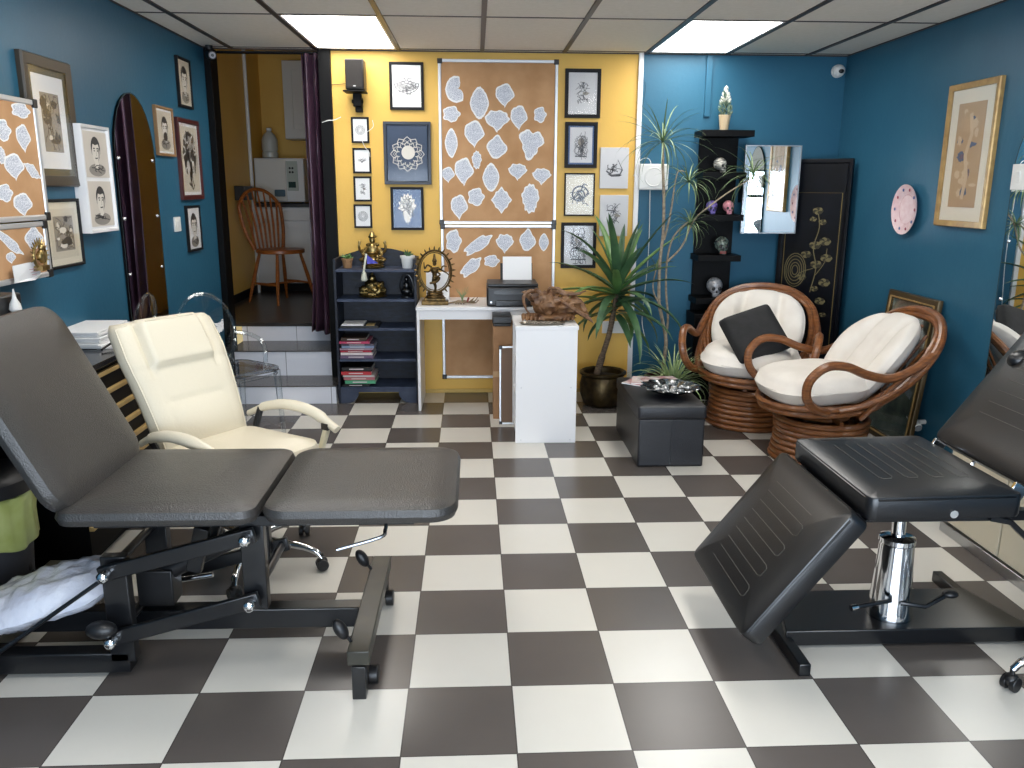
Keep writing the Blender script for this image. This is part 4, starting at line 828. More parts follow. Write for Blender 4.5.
# ------------------------------------------------------------------ plants
def leaf(m, base, az, el, L, w, droop, n=8, mi=0, fold=.25):
    d = V((cos(az), sin(az), 0)); side = V((-sin(az), cos(az), 0)); pts = []; p = V(base); e = el
    vs = []; fs = []
    for i in range(n+1):
        t_ = i/n; ww = w*min(1, .55+2*t_)*(1-t_**2.2)**.8+.0004
        up = d*(-sin(e))+V((0, 0, cos(e)))
        vs += [p-side*ww/2+up*ww*fold, p, p+side*ww/2+up*ww*fold]
        p = p+(d*cos(e)+V((0, 0, sin(e))))*L/n; e -= droop/n*(.4+1.2*t_)
    for i in range(n): a = 3*i; fs += [(a, a+1, a+4, a+3), (a+1, a+2, a+5, a+4)]
    m.add(vs, fs, mi=mi)
t = thing('yucca_plant', 'tall potted yucca with long dark green sword leaves', 'plant', (.935, 6.0, 0))
POT = mat('mottled brass pot', '#4d3f24', .38, .7, var='#2b2216', vs=14, bump=.3, bs=30)
sub('pot', MB().lathe([(.11, 0), (.14, .02), (.165, .09), (.168, .16), (.155, .215), (.15, .225), (.172, .24), (.174, .255), (.160, .262), (.145, .25), (.142, .21), (.001, .205)], 36), POT, t)
sub('soil', MB().lathe([(.001, .222), (.12, .22), (.144, .215)], 24), flat('dark soil', '#241b14', .95), t)
stp = [(-.05, 0, .21), (-.01, 0, .36), (.035, .0, .52), (.062, .01, .66), (.09, .01, .86)]
sub('trunk', MB().tube(spline(stp, 6), [.026, .02, .02, .018], 12), mat('ringed trunk', '#6b5a48', .85, var='#3a2d22', vs=30, stretch=(1, 1, 5), bump=.6, bs=60), t)
rn = random.Random(4)
for (c, n, L0, L1, e0, e1) in (((.09, .0, .79), 34, .44, .68, -.5, 1.42), ((.085, .0, .66), 12, .36, .5, -.6, .5)):
    for k in range(n):
        m = MB(); az = k*2.4+rn.uniform(-.2, .2); el = e0+(e1-e0)*((k+.5)/n)**.8; leaf(m, (c[0]+.01*cos(az), c[1]+.01*sin(az), c[2]+.10*(k/n)), az, el, rn.uniform(L0, L1), .068, rn.uniform(.5, 1.5)*(1.25-el*.6)); sub('leaf', m, LEAFD if k % 3 else LEAFG, t, smooth=True, ang=89)
t = thing('dragon_tree', 'tall bare stemmed dragon tree with narrow tufted leaves by the blue wall', 'plant', (1.38, 6.0, 0))
sub('pot', MB().lathe([(.09, 0), (.10, .02), (.125, .2), (.132, .205), (.132, .22), (.12, .22), (.115, .19), (.001, .19)], 28), mat('dark red glazed pot', '#3a1418', .3), t)
def wp(x, y, Y=5.98, dy=0): q = at(x, y, Y=Y); return (q.x-1.38, Y-6.0+dy, q.z)
stems = [[(0, 0, .19), wp(664, 362), wp(666, 340), wp(662, 318), wp(659, 300), wp(660, 262), wp(663, 235), wp(664, 200), wp(663, 168), wp(663, 142)],
         [wp(666, 335), wp(668, 318), wp(666, 290), wp(667, 262), wp(672, 240), wp(680, 229), wp(688, 222)],
         [wp(661, 306), wp(655, 296), wp(653, 285), wp(656, 270)],
         [wp(664, 240), wp(668, 225), wp(672, 205), wp(674, 190), wp(678, 172), wp(686, 172)],
         [wp(667, 262), wp(682, 246), wp(694, 220), wp(710, 206), wp(726, 194), wp(742, 184), wp(752, 178)]]
for P, r in zip(stems, ((.014, .009), (.009, .005), (.007, .004), (.008, .004), (.007, .004))): sub('stem', MB().tube(spline(P, 5), list(r), 9), BARK, t)
for (x, y), n, L, e0 in (((663, 142), 40, .34, -.5), ((689, 182), 34, .27, -.6), ((690, 224), 30, .2, -.6), ((753, 174), 34, .3, -.7), ((656, 270), 6, .12, 0)):
    m = MB(); c = wp(x, y)
    for k in range(n): az = k*2.4+rn.uniform(-.3, .3); el = e0+1.7*((k+.5)/n); leaf(m, c, az, el, L*rn.uniform(.75, 1.25), .010, rn.uniform(1.0, 2.4)*(1.1-el*.4), n=7)
    o = sub('leaf_tuft', m, LEAFN, t, ang=89)
t = thing('spider_plant', 'bushy pale striped spider plant behind the black ottoman', 'plant', (1.37, 5.62, 0))
sub('pot', MB().lathe([(.08, 0), (.09, .02), (.11, .24), (.12, .245), (.12, .27), (.108, .27), (.1, .24), (.001, .24)], 28), mat('dark red glazed pot', '#3a1418', .3), t)
sub('stand', MB().lathe([(.12, .0), (.12, .012), (.10, .014)], 24), BLK, t)
m = MB()
for k in range(80): az = k*2.4; el = .1+1.35*((k+.5)/80); leaf(m, (.03*cos(az), .03*sin(az), .25), az, el, rn.uniform(.2, .38), .013, rn.uniform(1.2, 2.8)*(1.15-el*.45), n=8)
sub('leaves', m, LEAFV, t, ang=89)
m = MB()
for k in range(7): az = rn.random()*6.28; leaf(m, (0, 0, .3), az, .8, rn.uniform(.38, .52), .003, 1.9, n=10)
sub('runners', m, LEAFV, t, ang=89)

# ------------------------------------------------------------------ black shelf with skulls
t = thing('black_wall_shelf', 'tall black column wall shelf holding skulls', 'shelf', (1.78, YB, .7))
wpart('back_panel', MB().b2((1.665, YB-.03, .45), (1.955, YB, 1.96)), BLK, t, bevel=.002)
SZ = [.778, 1.095, 1.39, 1.69, 1.985]
for i, z in enumerate(SZ): wpart('shelf', MB().b2((1.64 if i < 4 else 1.62, YB-.26, z-.045), (1.96 if i != 4 else 2.0, YB-.03, z)), BLK, t, bevel=.002)
solo('black_wall_unit', 'low black cupboard behind the cushioned rattan chair', 'cabinet', MB().b2((1.63, YB-.28, 0), (2.05, YB-.035, .66)).b2((1.65, YB-.288, .02), (1.835, YB-.279, .64)).b2((1.845, YB-.288, .02), (2.03, YB-.279, .64)), BLK, bevel=.004)
def skull(label, x, z, r, m, rz=0, group='skulls on the black shelf', dark=BLKP, extra=None):
    t = thing('skull_ornament', label, 'skull', (x, YB-.17, z), rz, group); k = r
    b = MB(); b.ell((0, .1*k, 1.15*k), (.78*k, .95*k, .8*k), 20, 14); b.ell((0, -.45*k, .75*k), (.58*k, .4*k, .48*k), 16, 10); b.box((0, -.52*k, .28*k), (.66*k, .5*k, .5*k)); sub('cranium', b, m, t, bevel=.1*k)
    for s_ in (-1, 1): sub('eye_socket', MB().ell((s_*.3*k, -.76*k, .88*k), (.2*k, .12*k, .2*k)), dark, t)
    sub('nose_hole', MB().ell((0, -.84*k, .6*k), (.08*k, .06*k, .13*k)), dark, t)
    g = MB()
    for q in range(-3, 4): g.box((q*.09*k, -.77*k, .27*k), (.06*k, .05*k, .26*k))
    sub('teeth', g, extra or m, t, bevel=.01*k); return t
skull('silver painted skull on the lowest black shelf', at(714, 296, Y=YB-.17).x, SZ[0], .075, mat('silver skull', '#97989c', .35, .3))
skull('black skull painted with coloured dots on the second lowest shelf', at(721, 254, Y=YB-.17).x, SZ[1], .07, mat('sugar skull black', '#17181b', .25, var='#6d7a70', vs=45), extra=flat('teal teeth', '#9a3a35'))
skull('purple skull on the middle black shelf', at(711.5, 213, Y=YB-.17).x, SZ[2], .052, mat('purple skull', '#7c6cb0', .35, var='#54468c', vs=40))
skull('pink skull on the middle black shelf', at(728, 213, Y=YB-.17).x, SZ[2], .052, mat('pink skull', '#b9707f', .35, var='#d79aa2', vs=40))
skull('black and white striped skull on the second highest shelf', at(720, 170.5, Y=YB-.17).x, SZ[3], .055, mat('striped skull', '#1b1b1d', .35, var='#d5d2c8', vs=22, stretch=(1, 1, 4)), rz=.5)
c = at(724, 127, Y=YB-.17)
t = thing('potted_flower', 'cream pot with a white tipped artificial shrub on top of the black shelf', 'plant', (c.x, YB-.17, SZ[4]))
sub('pot', MB().lathe([(.028, 0), (.03, .004), (.042, .1), (.045, .105), (.042, .107), (.036, .098), (.001, .095)], 20), mat('cream pot', '#d3bd9a', .5), t)
m, m2 = MB(), MB(); rn = random.Random(8)
for k in range(120):
    h_ = rn.random(); rr_2 = .042*(1-h_**1.6)+.006; a = rn.random()*6.28; p0 = V((rr_2*cos(a)*.5, rr_2*sin(a)*.5, .10+.19*h_)); q = p0+V((rr_2*cos(a)*.7, rr_2*sin(a)*.7, .022))
    (m if h_ < .45 or rn.random() < .3 else m2).tube([p0, (p0+q)/2, q], [.002, .007, .001], 5)
m.cyl((0, 0, .09), (0, 0, .27), .004, n=6)
sub('foliage', m, mat('frosted green', '#3f5a44', .6, var='#7c8c7a', vs=50), t); sub('white_tips', m2, mat('frosted tips', '#cfcfc4', .6), t)

# ------------------------------------------------------------------ lacquer screen
t = thing('lacquer_screen', 'tall black lacquer panel with gold flowering branches in the corner', 'screen', (2.50, 6.185, 0), R(-40))
sw, shh = .50, 1.79
LM = mat('black lacquer', '#08090d', .3, var='#0e1018', vs=6, spec=.35)
sub('panel', MB().b2((-sw/2+.03, -.012, .03), (sw/2-.03, .012, shh-.03)), LM, t); m = MB(); rring(m, sw, shh, 0, .034, -.02, .02); sub('frame', m, LM, t, bevel=.003)
g = MB(); g.ribbon([(-sw/2+.05, .2), (sw/2-.055, .2), (sw/2-.055, shh-.24), (-sw/2+.05, shh-.24)], .006, -.0135, True)
sub('border_line', g, mat('dull gold line', '#7a6a40', .4, .4), t); g = MB(); rn = random.Random(2)
def gl(P, w): q = spline([(x, z, 0) for x, z in P], 5); g.ribbon([(a.x, a.y) for a in q], w, -.0138)
gl([(.02, .82), (.05, 1.0), (.02, 1.15), (.05, 1.3), (.03, 1.42)], .007); gl([(.05, .95), (.11, 1.05), (.12, 1.15)], .005); gl([(.03, 1.0), (-.05, .97), (-.1, .93)], .005)
for x, z, r in ((.03, 1.42, .045), (.0, 1.36, .03), (.07, 1.34, .035), (.1, 1.2, .05), (.03, 1.17, .05), (-.03, 1.1, .045), (.12, 1.08, .05), (.05, 1.03, .05), (.12, .9, .05), (-.05, .93, .04), (.1, .76, .045), (.05, .85, .035), (.13, .66, .03)):
    for k in range(7): a = k*.9; g.poly([(x+r*.95*cos(a+j*2*pi/8)*.42+r*.5*cos(a), z+r*.3*sin(a+j*2*pi/8)+r*.32*sin(a)) for j in range(8)], -.0136-.00004*k, (k+int(x*100)) % 2)
for r in (.10, .085, .065, .045, .028): g.ribbon([(-.105+r*.8*cos(a), .98+r*1.25*sin(a)) for a in [2*pi*j/22 for j in range(22)]], .006, -.0142, True)
sub('gold_painting', g, [mat('dull gold paint', '#6f6544', .5, .2), mat('dark gold paint', '#3b3626', .5, .2)], t, smooth=False)

# ------------------------------------------------------------------ rattan chairs
def cushion(m, w, h, t, bulge=.0, nr=14, na=48, M=None, lobes=False, sq=2.0):
    rings = []
    prof = [(s_/nr) for s_ in range(1, nr+1)]
    def pt(s_, a, sg):
        ca, sa = cos(a), sin(a); e = 2/sq; x = s_*w/2*abs(ca)**e*(1 if ca > 0 else -1); z = s_*h/2*abs(sa)**e*(1 if sa > 0 else -1)
        th = t/2*(1-s_**5)**.5*(1+.06*noise.noise(V((x*7, z*7, sg))))
        if lobes:
            th *= 1-.55*math.exp(-((abs(x)-w*.2)/(w*.045))**2)
        y = -sg*th+bulge*(x/(w/2))**2*-1
        return (x, y, z)
    rr = [[pt(max(.02, s_), 2*pi*k/na, 1) for k in range(na)] for s_ in prof]+[[pt(max(.02, s_), 2*pi*k/na, -1) for k in range(na)] for s_ in prof[::-1]]
    m.loft(rr, M=M); return m
def rattan_chair(loc, rz, label, pillow=False):
    t = thing('rattan_chair', label, 'chair', loc, rz, 'swivel rattan armchairs')
    rs = (.275, .268, .262, .257, .255, .255, .258, .262); 
    for k, r in enumerate(rs): sub('base_ring', MB().tube([(r*cos(a), r*sin(a), .018+.034*k) for a in [2*pi*j/40 for j in range(40)]], .017, 8, closed=True), RATTAN, t)
    m = MB()
    for k in range(8): a = k*pi/4; m.tube([(.24*cos(a), .24*sin(a), .01), (.23*cos(a), .23*sin(a), .26)], .011, 7)
    m.tube([(.15*cos(a), .15*sin(a), .27) for a in [2*pi*j/24 for j in range(24)]], .014, 7, closed=True)
    for a in (0, pi/2): m.tube([(.25*cos(a), .25*sin(a), .275), (-.25*cos(a), -.25*sin(a), .275)], .014, 7)
    sub('base_frame', m, RATTAN, t); sub('swivel', MB().cyl((0, 0, .26), (0, 0, .335), .06, n=20), BLKM, t)
    TS = Matrix.Translation((0, -.02, .36)) @ Matrix.Rotation(R(5), 4, 'X')
    for dz, r in ((0, .335), (.035, .345)):
        sub('seat_ring', MB().tube([(r*cos(a), r*1.02*sin(a), dz) for a in [2*pi*j/44 for j in range(44)]], .0175, 8, closed=True, M=TS), RATTAN, t)
    m = MB()
    for k in range(-2, 3): m.tube([(k*.11, -.3+.03*abs(k), -.012), (k*.11, .3-.03*abs(k), -.012)], .011, 6, M=TS)
    sub('seat_slats', m, RATTAN, t)
    for o_ in (0, 1):
        s_ = 1-.09*o_; hp = [(-.27*s_, .10, .36), (-.35*s_, .21, .46), (-.385*s_, .34, .59), (-.345*s_, .47, .745), (-.20*s_, .555, .855-.03*o_), (0, .58, .885-.04*o_), (.20*s_, .555, .855-.03*o_), (.345*s_, .47, .745), (.385*s_, .34, .59), (.35*s_, .21, .46), (.27*s_, .10, .36)]
        sub('back_hoop', MB().tube(spline([(x, y-.012*o_, z+.008*o_) for x, y, z in hp], 6), .024-.005*o_, 9), RATTAN, t)
    m = MB()
    for k in range(-3, 4): x = k*.075; m.tube(spline([(x*1.1, .545-.02*abs(k), .83-.016*k*k), (x, .46, .69), (x*.8, .34, .5), (x*.7, .27, .37)], 4), .010, 6)
    sub('back_slats', m, RATTAN, t)
    for sx in (-1, 1):
        P = [(.37, .42, .69), (.395, .30, .62), (.40, .17, .575), (.41, .03, .60), (.425, -.10, .65), (.43, -.22, .65), (.42, -.30, .575), (.40, -.30, .48), (.37, -.24, .41), (.335, -.14, .37)]
        sub('arm', MB().tube(spline([(sx*x, y, z) for x, y, z in P], 6), [.025, .025], 9), RATTAN, t)
        P = [(.37, .36, .62), (.39, .22, .50), (.38, .05, .42), (.35, -.08, .385)]
        sub('arm_brace', MB().tube(spline([(sx*x, y, z) for x, y, z in P], 5), .016, 8).tube(spline([(sx*.345, .05, .33), (sx*.37, .12, .42), (sx*.375, .2, .52)], 4), .014, 8), RATTAN, t)
    m = cushion(MB(), .64, .60, .19, M=Matrix.Translation((0, -.08, .47)) @ Matrix.Rotation(R(4), 4, 'X') @ Matrix.Rotation(pi/2, 4, 'X'), sq=2.7); sub('seat_cushion', m, CUSH, t, ang=80)
    sub('cushion_piping', MB().tube([(.321*abs(cos(a))**.87*(1 if cos(a) > 0 else -1), -.08+.301*abs(sin(a))**.87*(1 if sin(a) > 0 else -1), .475+.02*sin(a)) for a in [2*pi*j/44 for j in range(44)]], .005, 5, closed=True), CUSH, t)
    tb = math.atan2(.36, .46)
    m = cushion(MB(), .63, .66, .15, bulge=.07, nr=26, na=72, M=Matrix.Translation((0, .285, .60)) @ Matrix.Rotation(-tb, 4, 'X'), lobes=True, sq=2.25); sub('back_cushion', m, CUSH, t, ang=80)
    return t
rattan_chair((1.875, 5.50, 0), R(-25), 'rattan swivel armchair with white cushions holding a black pillow')
rattan_chair((2.055, 4.72, 0), R(-86), 'rattan swivel armchair with white cushions turned sideways, no pillow')
t = thing('black_pillow', 'square black velvet pillow propped on the rattan armchair', 'pillow', tuple(at(753, 334, Y=5.30)-V((0, .05, .19))), R(-12))
m = cushion(MB(), .36, .36, .13, nr=12, na=48, M=Matrix.Translation((0, .05, .19)) @ Matrix.Rotation(-.72, 4, 'X') @ Matrix.Rotation(R(-24), 4, 'Y'), sq=14)
sub('cover', m, mat('black velvet', '#131314', .8, var='#1d1d1f', vs=12, bump=.2, bs=60), t, ang=85)

# ------------------------------------------------------------------ ottoman
t = thing('storage_ottoman', 'black faux leather storage ottoman cube with a seamed lid', 'ottoman', (1.13, 4.95, 0))
OL = mat('ottoman leatherette', '#1b1c21', .38, bump=.25, bs=150)
ox0, ox1, oy0, oy1 = .925, 1.318, 4.56, 5.33
wpart('body', MB().b2((ox0+.004, oy0+.004, 0), (ox1-.004, oy1-.004, .29)), OL, t, bevel=.012, seg=3)
m = MB(); m.pad(ox1-ox0+.006, oy1-oy0+.006, .075, .02, .012, .008, M=Matrix.Translation((1.1215, 4.945, .325))); wpart('lid', m, OL, t)
wpart('seam', MB().b2((1.12, oy0-.001, .01), (1.124, oy0+.006, .285)), OL, t)
OT = .371
def mag(label, c, rz, cl, th=.006, w=.2, d=.28):
    t = thing('magazine', label, 'magazine', c, rz, 'magazines on the ottoman'); sub('pages', MB().b2((-w/2, -d/2, 0), (w/2, d/2, th)), PAPER, t)
    sub('cover', MB().b2((-w/2, -d/2, th), (w/2, d/2, th+.001)), mat('magazine cover '+cl[0], cl[0], .25, var=cl[1], vs=12), t)
mag('white and red magazine at the bottom on the ottoman', (1.09, 5.1, OT), .9, ('#d9d2d0', '#b8545e')); mag('pink and white magazine lying across the others', (1.13, 5.13, OT+.008), 1.35, ('#d5b9b8', '#e6e0dc')); mag('pale magazine on top of the ottoman pile', (1.16, 5.12, OT+.016), 1.7, ('#e0dcd6', '#9c5a5c'), w=.17, d=.24)
t = thing('glass_bowl', 'wide scalloped cut silver bowl on the black ottoman', 'bowl', (1.165, 4.83, OT))
SIL = mat('cut silver glass', '#a5a7a8', .12, .9, var='#3c3d3e', vs=55)
rings = []
for r, z, sc in ((.045, 0, 0), (.06, .002, 0), (.11, .02, .02), (.155, .042, .05), (.175, .05, .07), (.172, .054, .07), (.15, .047, .05), (.10, .026, .02), (.05, .010, 0), (.005, .009, 0)): rings.append([(r*(1+sc*cos(12*a))*cos(a), r*(1+sc*cos(12*a))*sin(a), z) for a in [2*pi*j/72 for j in range(72)]])
sub('bowl', MB().loft(rings), SIL, t); m = MB(); rn = random.Random(6)
for k in range(14): a = k*2.4; r = .105*((k+.5)/14)**.5; sub('glass_stone', MB().ell((r*cos(a), r*sin(a), .03+.4*max(0, r-.07)), (.022, .018, .012), 10, 6), mat('bright glass stones', '#c9cccd', .1, .5, var='#55575a', vs=60), t)

# ------------------------------------------------------------------ leaning picture and small tube, right wall
t = thing('leaning_picture', 'large dark gold framed picture leaning on the right wall behind the rattan chair', 'picture', (2.625, 5.02, 0), -pi/2)
ML = Matrix.Rotation(-.10, 4, 'X'); lw_, lh_ = .60, .95
m = MB(); rring(m, lw_, lh_, 0, .05, 0, .03, lip=.008); sub('frame', m, mat('dark bronze gold frame', '#55452b', .35, .5), t, M=ML, bevel=.002)
m = MB(); rring(m, lw_-.07, lh_-.07, .035, .01, .02, .034); sub('gilt_slip', m, GOLD, t, M=ML)
sub('print', MB().b2((-lw_/2+.04, -.012, .04), (lw_/2-.04, -.002, lh_-.04)), mat('green grey print', '#51605a', .5, var='#8f9a8c', vs=7), t, M=ML)
m = MB(); m.poly(circ(.05, .62, .12), -.0135, 0); m.poly(circ(-.02, .5, .09), -.0138, 1); m.ribbon([(-.2, .3), (.0, .42), (.2, .35)], .05, -.014, mi=0); sub('drawing', m, [flat('pale blue figure', '#a8bcc4'), flat('slate figure', '#3f4f58')], t, M=ML, smooth=False)
sub('pane', MB().b2((-lw_/2+.045, -.022, .045), (lw_/2-.045, -.0208, lh_-.045)), thin_glass('reflective picture glass', rough=.06, base=.10, k=.6), t, M=ML)
c = at(914, 422, X=2.66)
t = thing('wall_pipe_fitting', 'short white plastic pipe fitting low on the right wall beside the leaning picture', 'pipe fitting', (XR, c.y, c.z))
wpart('shell', MB().cyl((c.x, c.y+.055, c.z+.022), (c.x, c.y-.055, c.z-.022), .026, n=20), WHITEP, t, bevel=.006)
wpart('cap', MB().cyl((c.x, c.y-.054, c.z-.0215), (c.x, c.y-.062, c.z-.025), .02, n=18), mat('grey plastic cap', '#8f9296', .4), t)
wpart('wall_bracket', MB().cyl((c.x, c.y, c.z), (XR, c.y, c.z), .014, n=12), WHITEP, t)

# ------------------------------------------------------------------ left sideboard
DXF, DZ = -1.60, .85
t = thing('slatted_sideboard', 'black sideboard with wooden slat front along the left wall', 'sideboard', (-1.76, 3.6, 0))
sy0, sy1 = 3.32, 4.5
wpart('carcass', MB().b2((XL+.005, sy0, .05), (DXF-.02, sy1, DZ-.025)), BLK, t, bevel=.003); wpart('top', MB().b2((XL+.005, 2.3, DZ-.025), (DXF+.01, sy1+.01, DZ)), mat('gloss black top', '#101114', .15), t, bevel=.003)
for k in range(8): z = .80-.0875*k; wpart('slat', MB().b2((DXF-.02, sy0, z-.019), (DXF, sy1, z)), mat('pale gold wood slat', '#b79a63', .5, var='#a08450', vs=10), t, bevel=.002)
wpart('back_panel', MB().b2((XL+.005, 2.32, .0), (XL+.03, sy0, DZ-.026)), BLK, t); wpart('end_panel', MB().b2((XL+.03, 2.32, 0), (DXF-.01, 2.35, DZ-.026)), BLK, t)
wpart('plinth', MB().b2((XL+.03, sy0+.03, 0), (DXF-.05, sy1-.03, .05)), BLK, t)
def sheet(m, c, w, d, rz, th=.003): m.box((c[0], c[1], c[2]), (w, d, th), rz=rz)
t = thing('paper_towel_stack', 'stack of folded white paper towels on the black sideboard', 'paper towels', (-1.80, 4.0, DZ))
for k in range(9):
    m = MB(); sheet(m, (-1.81+.006*sin(k*3), 3.98+.01*cos(k*2), DZ+.006+.009*k), .2, .36, .03*sin(k*1.7), .008); wpart('towel', m, PAPER, t, bevel=.002)
solo('white_leaflet', 'single white paper leaflet lying near the sideboard edge', 'paper', MB().box((-1.68, 3.92, DZ+.002), (.13, .2, .002), rz=.15), PAPER, smooth=False)
cable('black cable curling across the sideboard top', [(-1.68, 3.75, DZ+.01), (-1.67, 4.0, DZ+.04), (-1.66, 4.2, DZ+.04), (-1.65, 4.35, DZ+.008), (-1.70, 4.45, DZ+.008)], .005, BLKP)
c = at(8, 309, X=-1.76)
solo('small_black_box', 'small black box on the sideboard behind the couch backrest', 'box', MB().b2((-1.85, c.y-.25, DZ), (-1.72, c.y+.03, c.z+.06)), BLKP, bevel=.008)
c = at(16, 312, X=-1.70)
t = thing('spray_bottle', 'small clear bottle with a white pointed nozzle on the sideboard', 'bottle', (c.x, c.y, DZ))
hh = c.z-DZ
sub('body', MB().lathe([(.025, 0), (.028, .01), (.028, hh*.8), (.014, hh)], 16), CLEAR, t); sub('nozzle', MB().lathe([(.014, hh), (.022, hh+.01), (.018, hh+.03), (.008, hh+.05), (.002, hh+.085)], 14), WHITEP, t)
# small brass sun figurine hung on the board, paper tag
c = at(40, 256, X=XL+.12)
t = thing('brass_sun_ornament', 'small brass sunburst ornament hanging before the left cork board', 'ornament', (c.x, c.y, c.z-.06), pi/2)
m = MB(); m.tube([(.05*cos(a), 0, .06+.05*sin(a)) for a in [2*pi*k/24 for k in range(24)]], .006, 7, closed=True)
for k in range(14): a = -.3+k*3.7/13; m.tube([(.05*cos(a), 0, .06+.05*sin(a)), (.075*cos(a), 0, .06+.075*sin(a))], [.005, .002], 5)
sub('sunburst', m, BRASS, t); m = MB(); m.ell((0, -.005, .06), (.02, .015, .03)); m.ell((0, -.008, .095), (.012, .012, .014)); m.tube([(-.02, 0, .07), (-.035, -.01, .05)], .006); m.tube([(.02, 0, .07), (.035, -.01, .06)], .006); m.box((0, 0, .012), (.06, .04, .02)); sub('figure', m, BRASS, t)
q = [at(x, y, X=XL+.10) for x, y in ((13, 266), (31, 262), (41, 267), (41.5, 275), (33, 280), (16, 283))]
t = thing('paper_tag', 'crumpled white paper tag with faint writing pinned below the left board', 'paper', (XL, q[0].y+.1, q[5].z))
m = MB(); n_ = len(q); m.add([tuple(p+V((.01*sin(i*2), 0, 0))) for i, p in enumerate(q)]+[(p.x-.004, p.y, p.z) for p in q], [tuple(range(n_)), tuple(range(2*n_-1, n_-1, -1))]+[(i, (i+1) % n_, (i+1) % n_+n_, i+n_) for i in range(n_)]); wpart('sheet', m, PAPER, t, smooth=False)
m = MB(); cc_ = sum((p for p in q), V())/n_
for k in range(3): m.box((cc_.x+.014, cc_.y+.01, cc_.z+.012-.011*k), (.001, .07-.015*k, .0025))
wpart('faint_writing', m, flat('rose ink', '#b98e96'), t)
wpart('pin', MB().cyl((XL+.07, q[1].y, q[1].z-.01), (XL+.106, q[1].y, q[1].z-.01), .003), STEEL, t)

# ------------------------------------------------------------------ clear chair
t = thing('clear_acrylic_chair', 'transparent acrylic armchair with a round back beside the steps', 'chair', (-1.52, 5.16, 0), R(52))
Z_ = .46
sub('seat', MB().pad(.46, .44, .022, .10, .008, M=Matrix.Translation((0, 0, Z_))), CLEAR, t)
def ov(s_, y): return [(.20*s_*cos(a), y+.06*(sin(a)), .685+.225*s_*sin(a)) for a in [2*pi*k/36 for k in range(36)]]
m = MB(); vs = [(0, .235, .685)]+[v for s_ in (.5, .97) for v in [(x, y-.03*(1-s_), z) for x, y, z in ov(s_, .235)]]; fs = [(0, 1+k, 1+(k+1) % 36) for k in range(36)]+[(1+k, 37+k, 37+(k+1) % 36, 1+(k+1) % 36) for k in range(36)]
m.add(vs, fs); sub('back_panel', m, thin_glass('clear acrylic sheet', (.93, .96, .98, 1), .02, .05, .5), t, ang=80); sub('back_rim', MB().tube(ov(1, .235), .011, 8, closed=True), CLEAR, t)
for sx in (-1, 1):
    sub('arm', MB().tube(spline([(sx*.195, .22, .65), (sx*.235, .14, .64), (sx*.25, .04, .61), (sx*.245, -.01, .55), (sx*.225, -.03, .475)], 5), .014, 8), CLEAR, t)
    sub('back_support', MB().tube([(sx*.10, .215, .53), (sx*.15, .20, Z_)], .014, 8), CLEAR, t)
    for sy in (-1, 1): sub('leg', MB().tube([(sx*.19, sy*.18, Z_-.01), (sx*.205, sy*.20, 0)], [.022, .013], 8), CLEAR, t)
sub('seat_rim', MB().tube([(.225*abs(cos(a))**.5*(1 if cos(a) > 0 else -1), .215*abs(sin(a))**.5*(1 if sin(a) > 0 else -1), Z_-.03) for a in [2*pi*k/40 for k in range(40)]], .009, 6, closed=True), CLEAR, t)

# ------------------------------------------------------------------ white office chair
def castor(t, c, az, parent=None, s=1):
    d = V((cos(az), sin(az), 0)); n_ = V((-sin(az), cos(az), 0)); c = V(c)
    m = MB()
    for k in (-1, 1): m.cyl(c+n_*(.006*k*s), c+n_*(.024*k*s), .025*s, n=18)
    o = sub('castor', m, BLKP, t, bevel=.003); sub('hood', MB().ell(c+V((0, 0, .012*s)), (.024*s, .024*s, .022*s), 12, 8).cyl(c+V((0, 0, .02*s)), c+V((0, 0, .05*s)), .008*s, n=8), BLKP, o)
def star_base(t, r, a0, m, hub=.10, zc=.028):
    for k in range(5):
        a = a0+k*2*pi/5; d = V((cos(a), sin(a), 0))
        sub('leg', MB().tube(spline([d*.03+V((0, 0, hub+.01)), d*r*.5+V((0, 0, hub+.008)), d*r*.88+V((0, 0, hub-.012)), d*r+V((0, 0, hub-.045))], 5), [.019, .016, .014, .012], 10), m, t)
        castor(t, tuple(d*r+V((0, 0, zc))), a+.6)
    sub('hub', MB().lathe([(.035, hub-.03), (.04, hub-.02), (.04, hub+.03), (.028, hub+.04)], 20), m, t)
OC = (-.975, 3.36, 0)
t = thing('white_office_chair', 'cream leather swivel office chair with padded arms beside the couch', 'chair', OC, R(56))
star_base(t, .33, R(-56)+R(-14), CHROME)
sub('gas_lift', MB().cyl((0, 0, .12), (0, 0, .30), .026, n=16).cyl((0, 0, .28), (0, 0, .40), .018, n=16), BLKP, t)
sub('mechanism', MB().box((0, .0, .405), (.2, .24, .04)), BLKM, t, bevel=.006)
sub('seat', MB().pad(.50, .50, .11, .10, .04, .02, M=Matrix.Translation((0, 0, .48))), WLEATH, t)
def backpt(u, v):   # u -1..1 across, v 0..1 up
    return u, v
m = MB(); nu, nv = 40, 56; MBO = Matrix.Translation((0, .22, .425)) @ Matrix.Rotation(R(-24), 4, 'X')
BW, BH = .49, .65
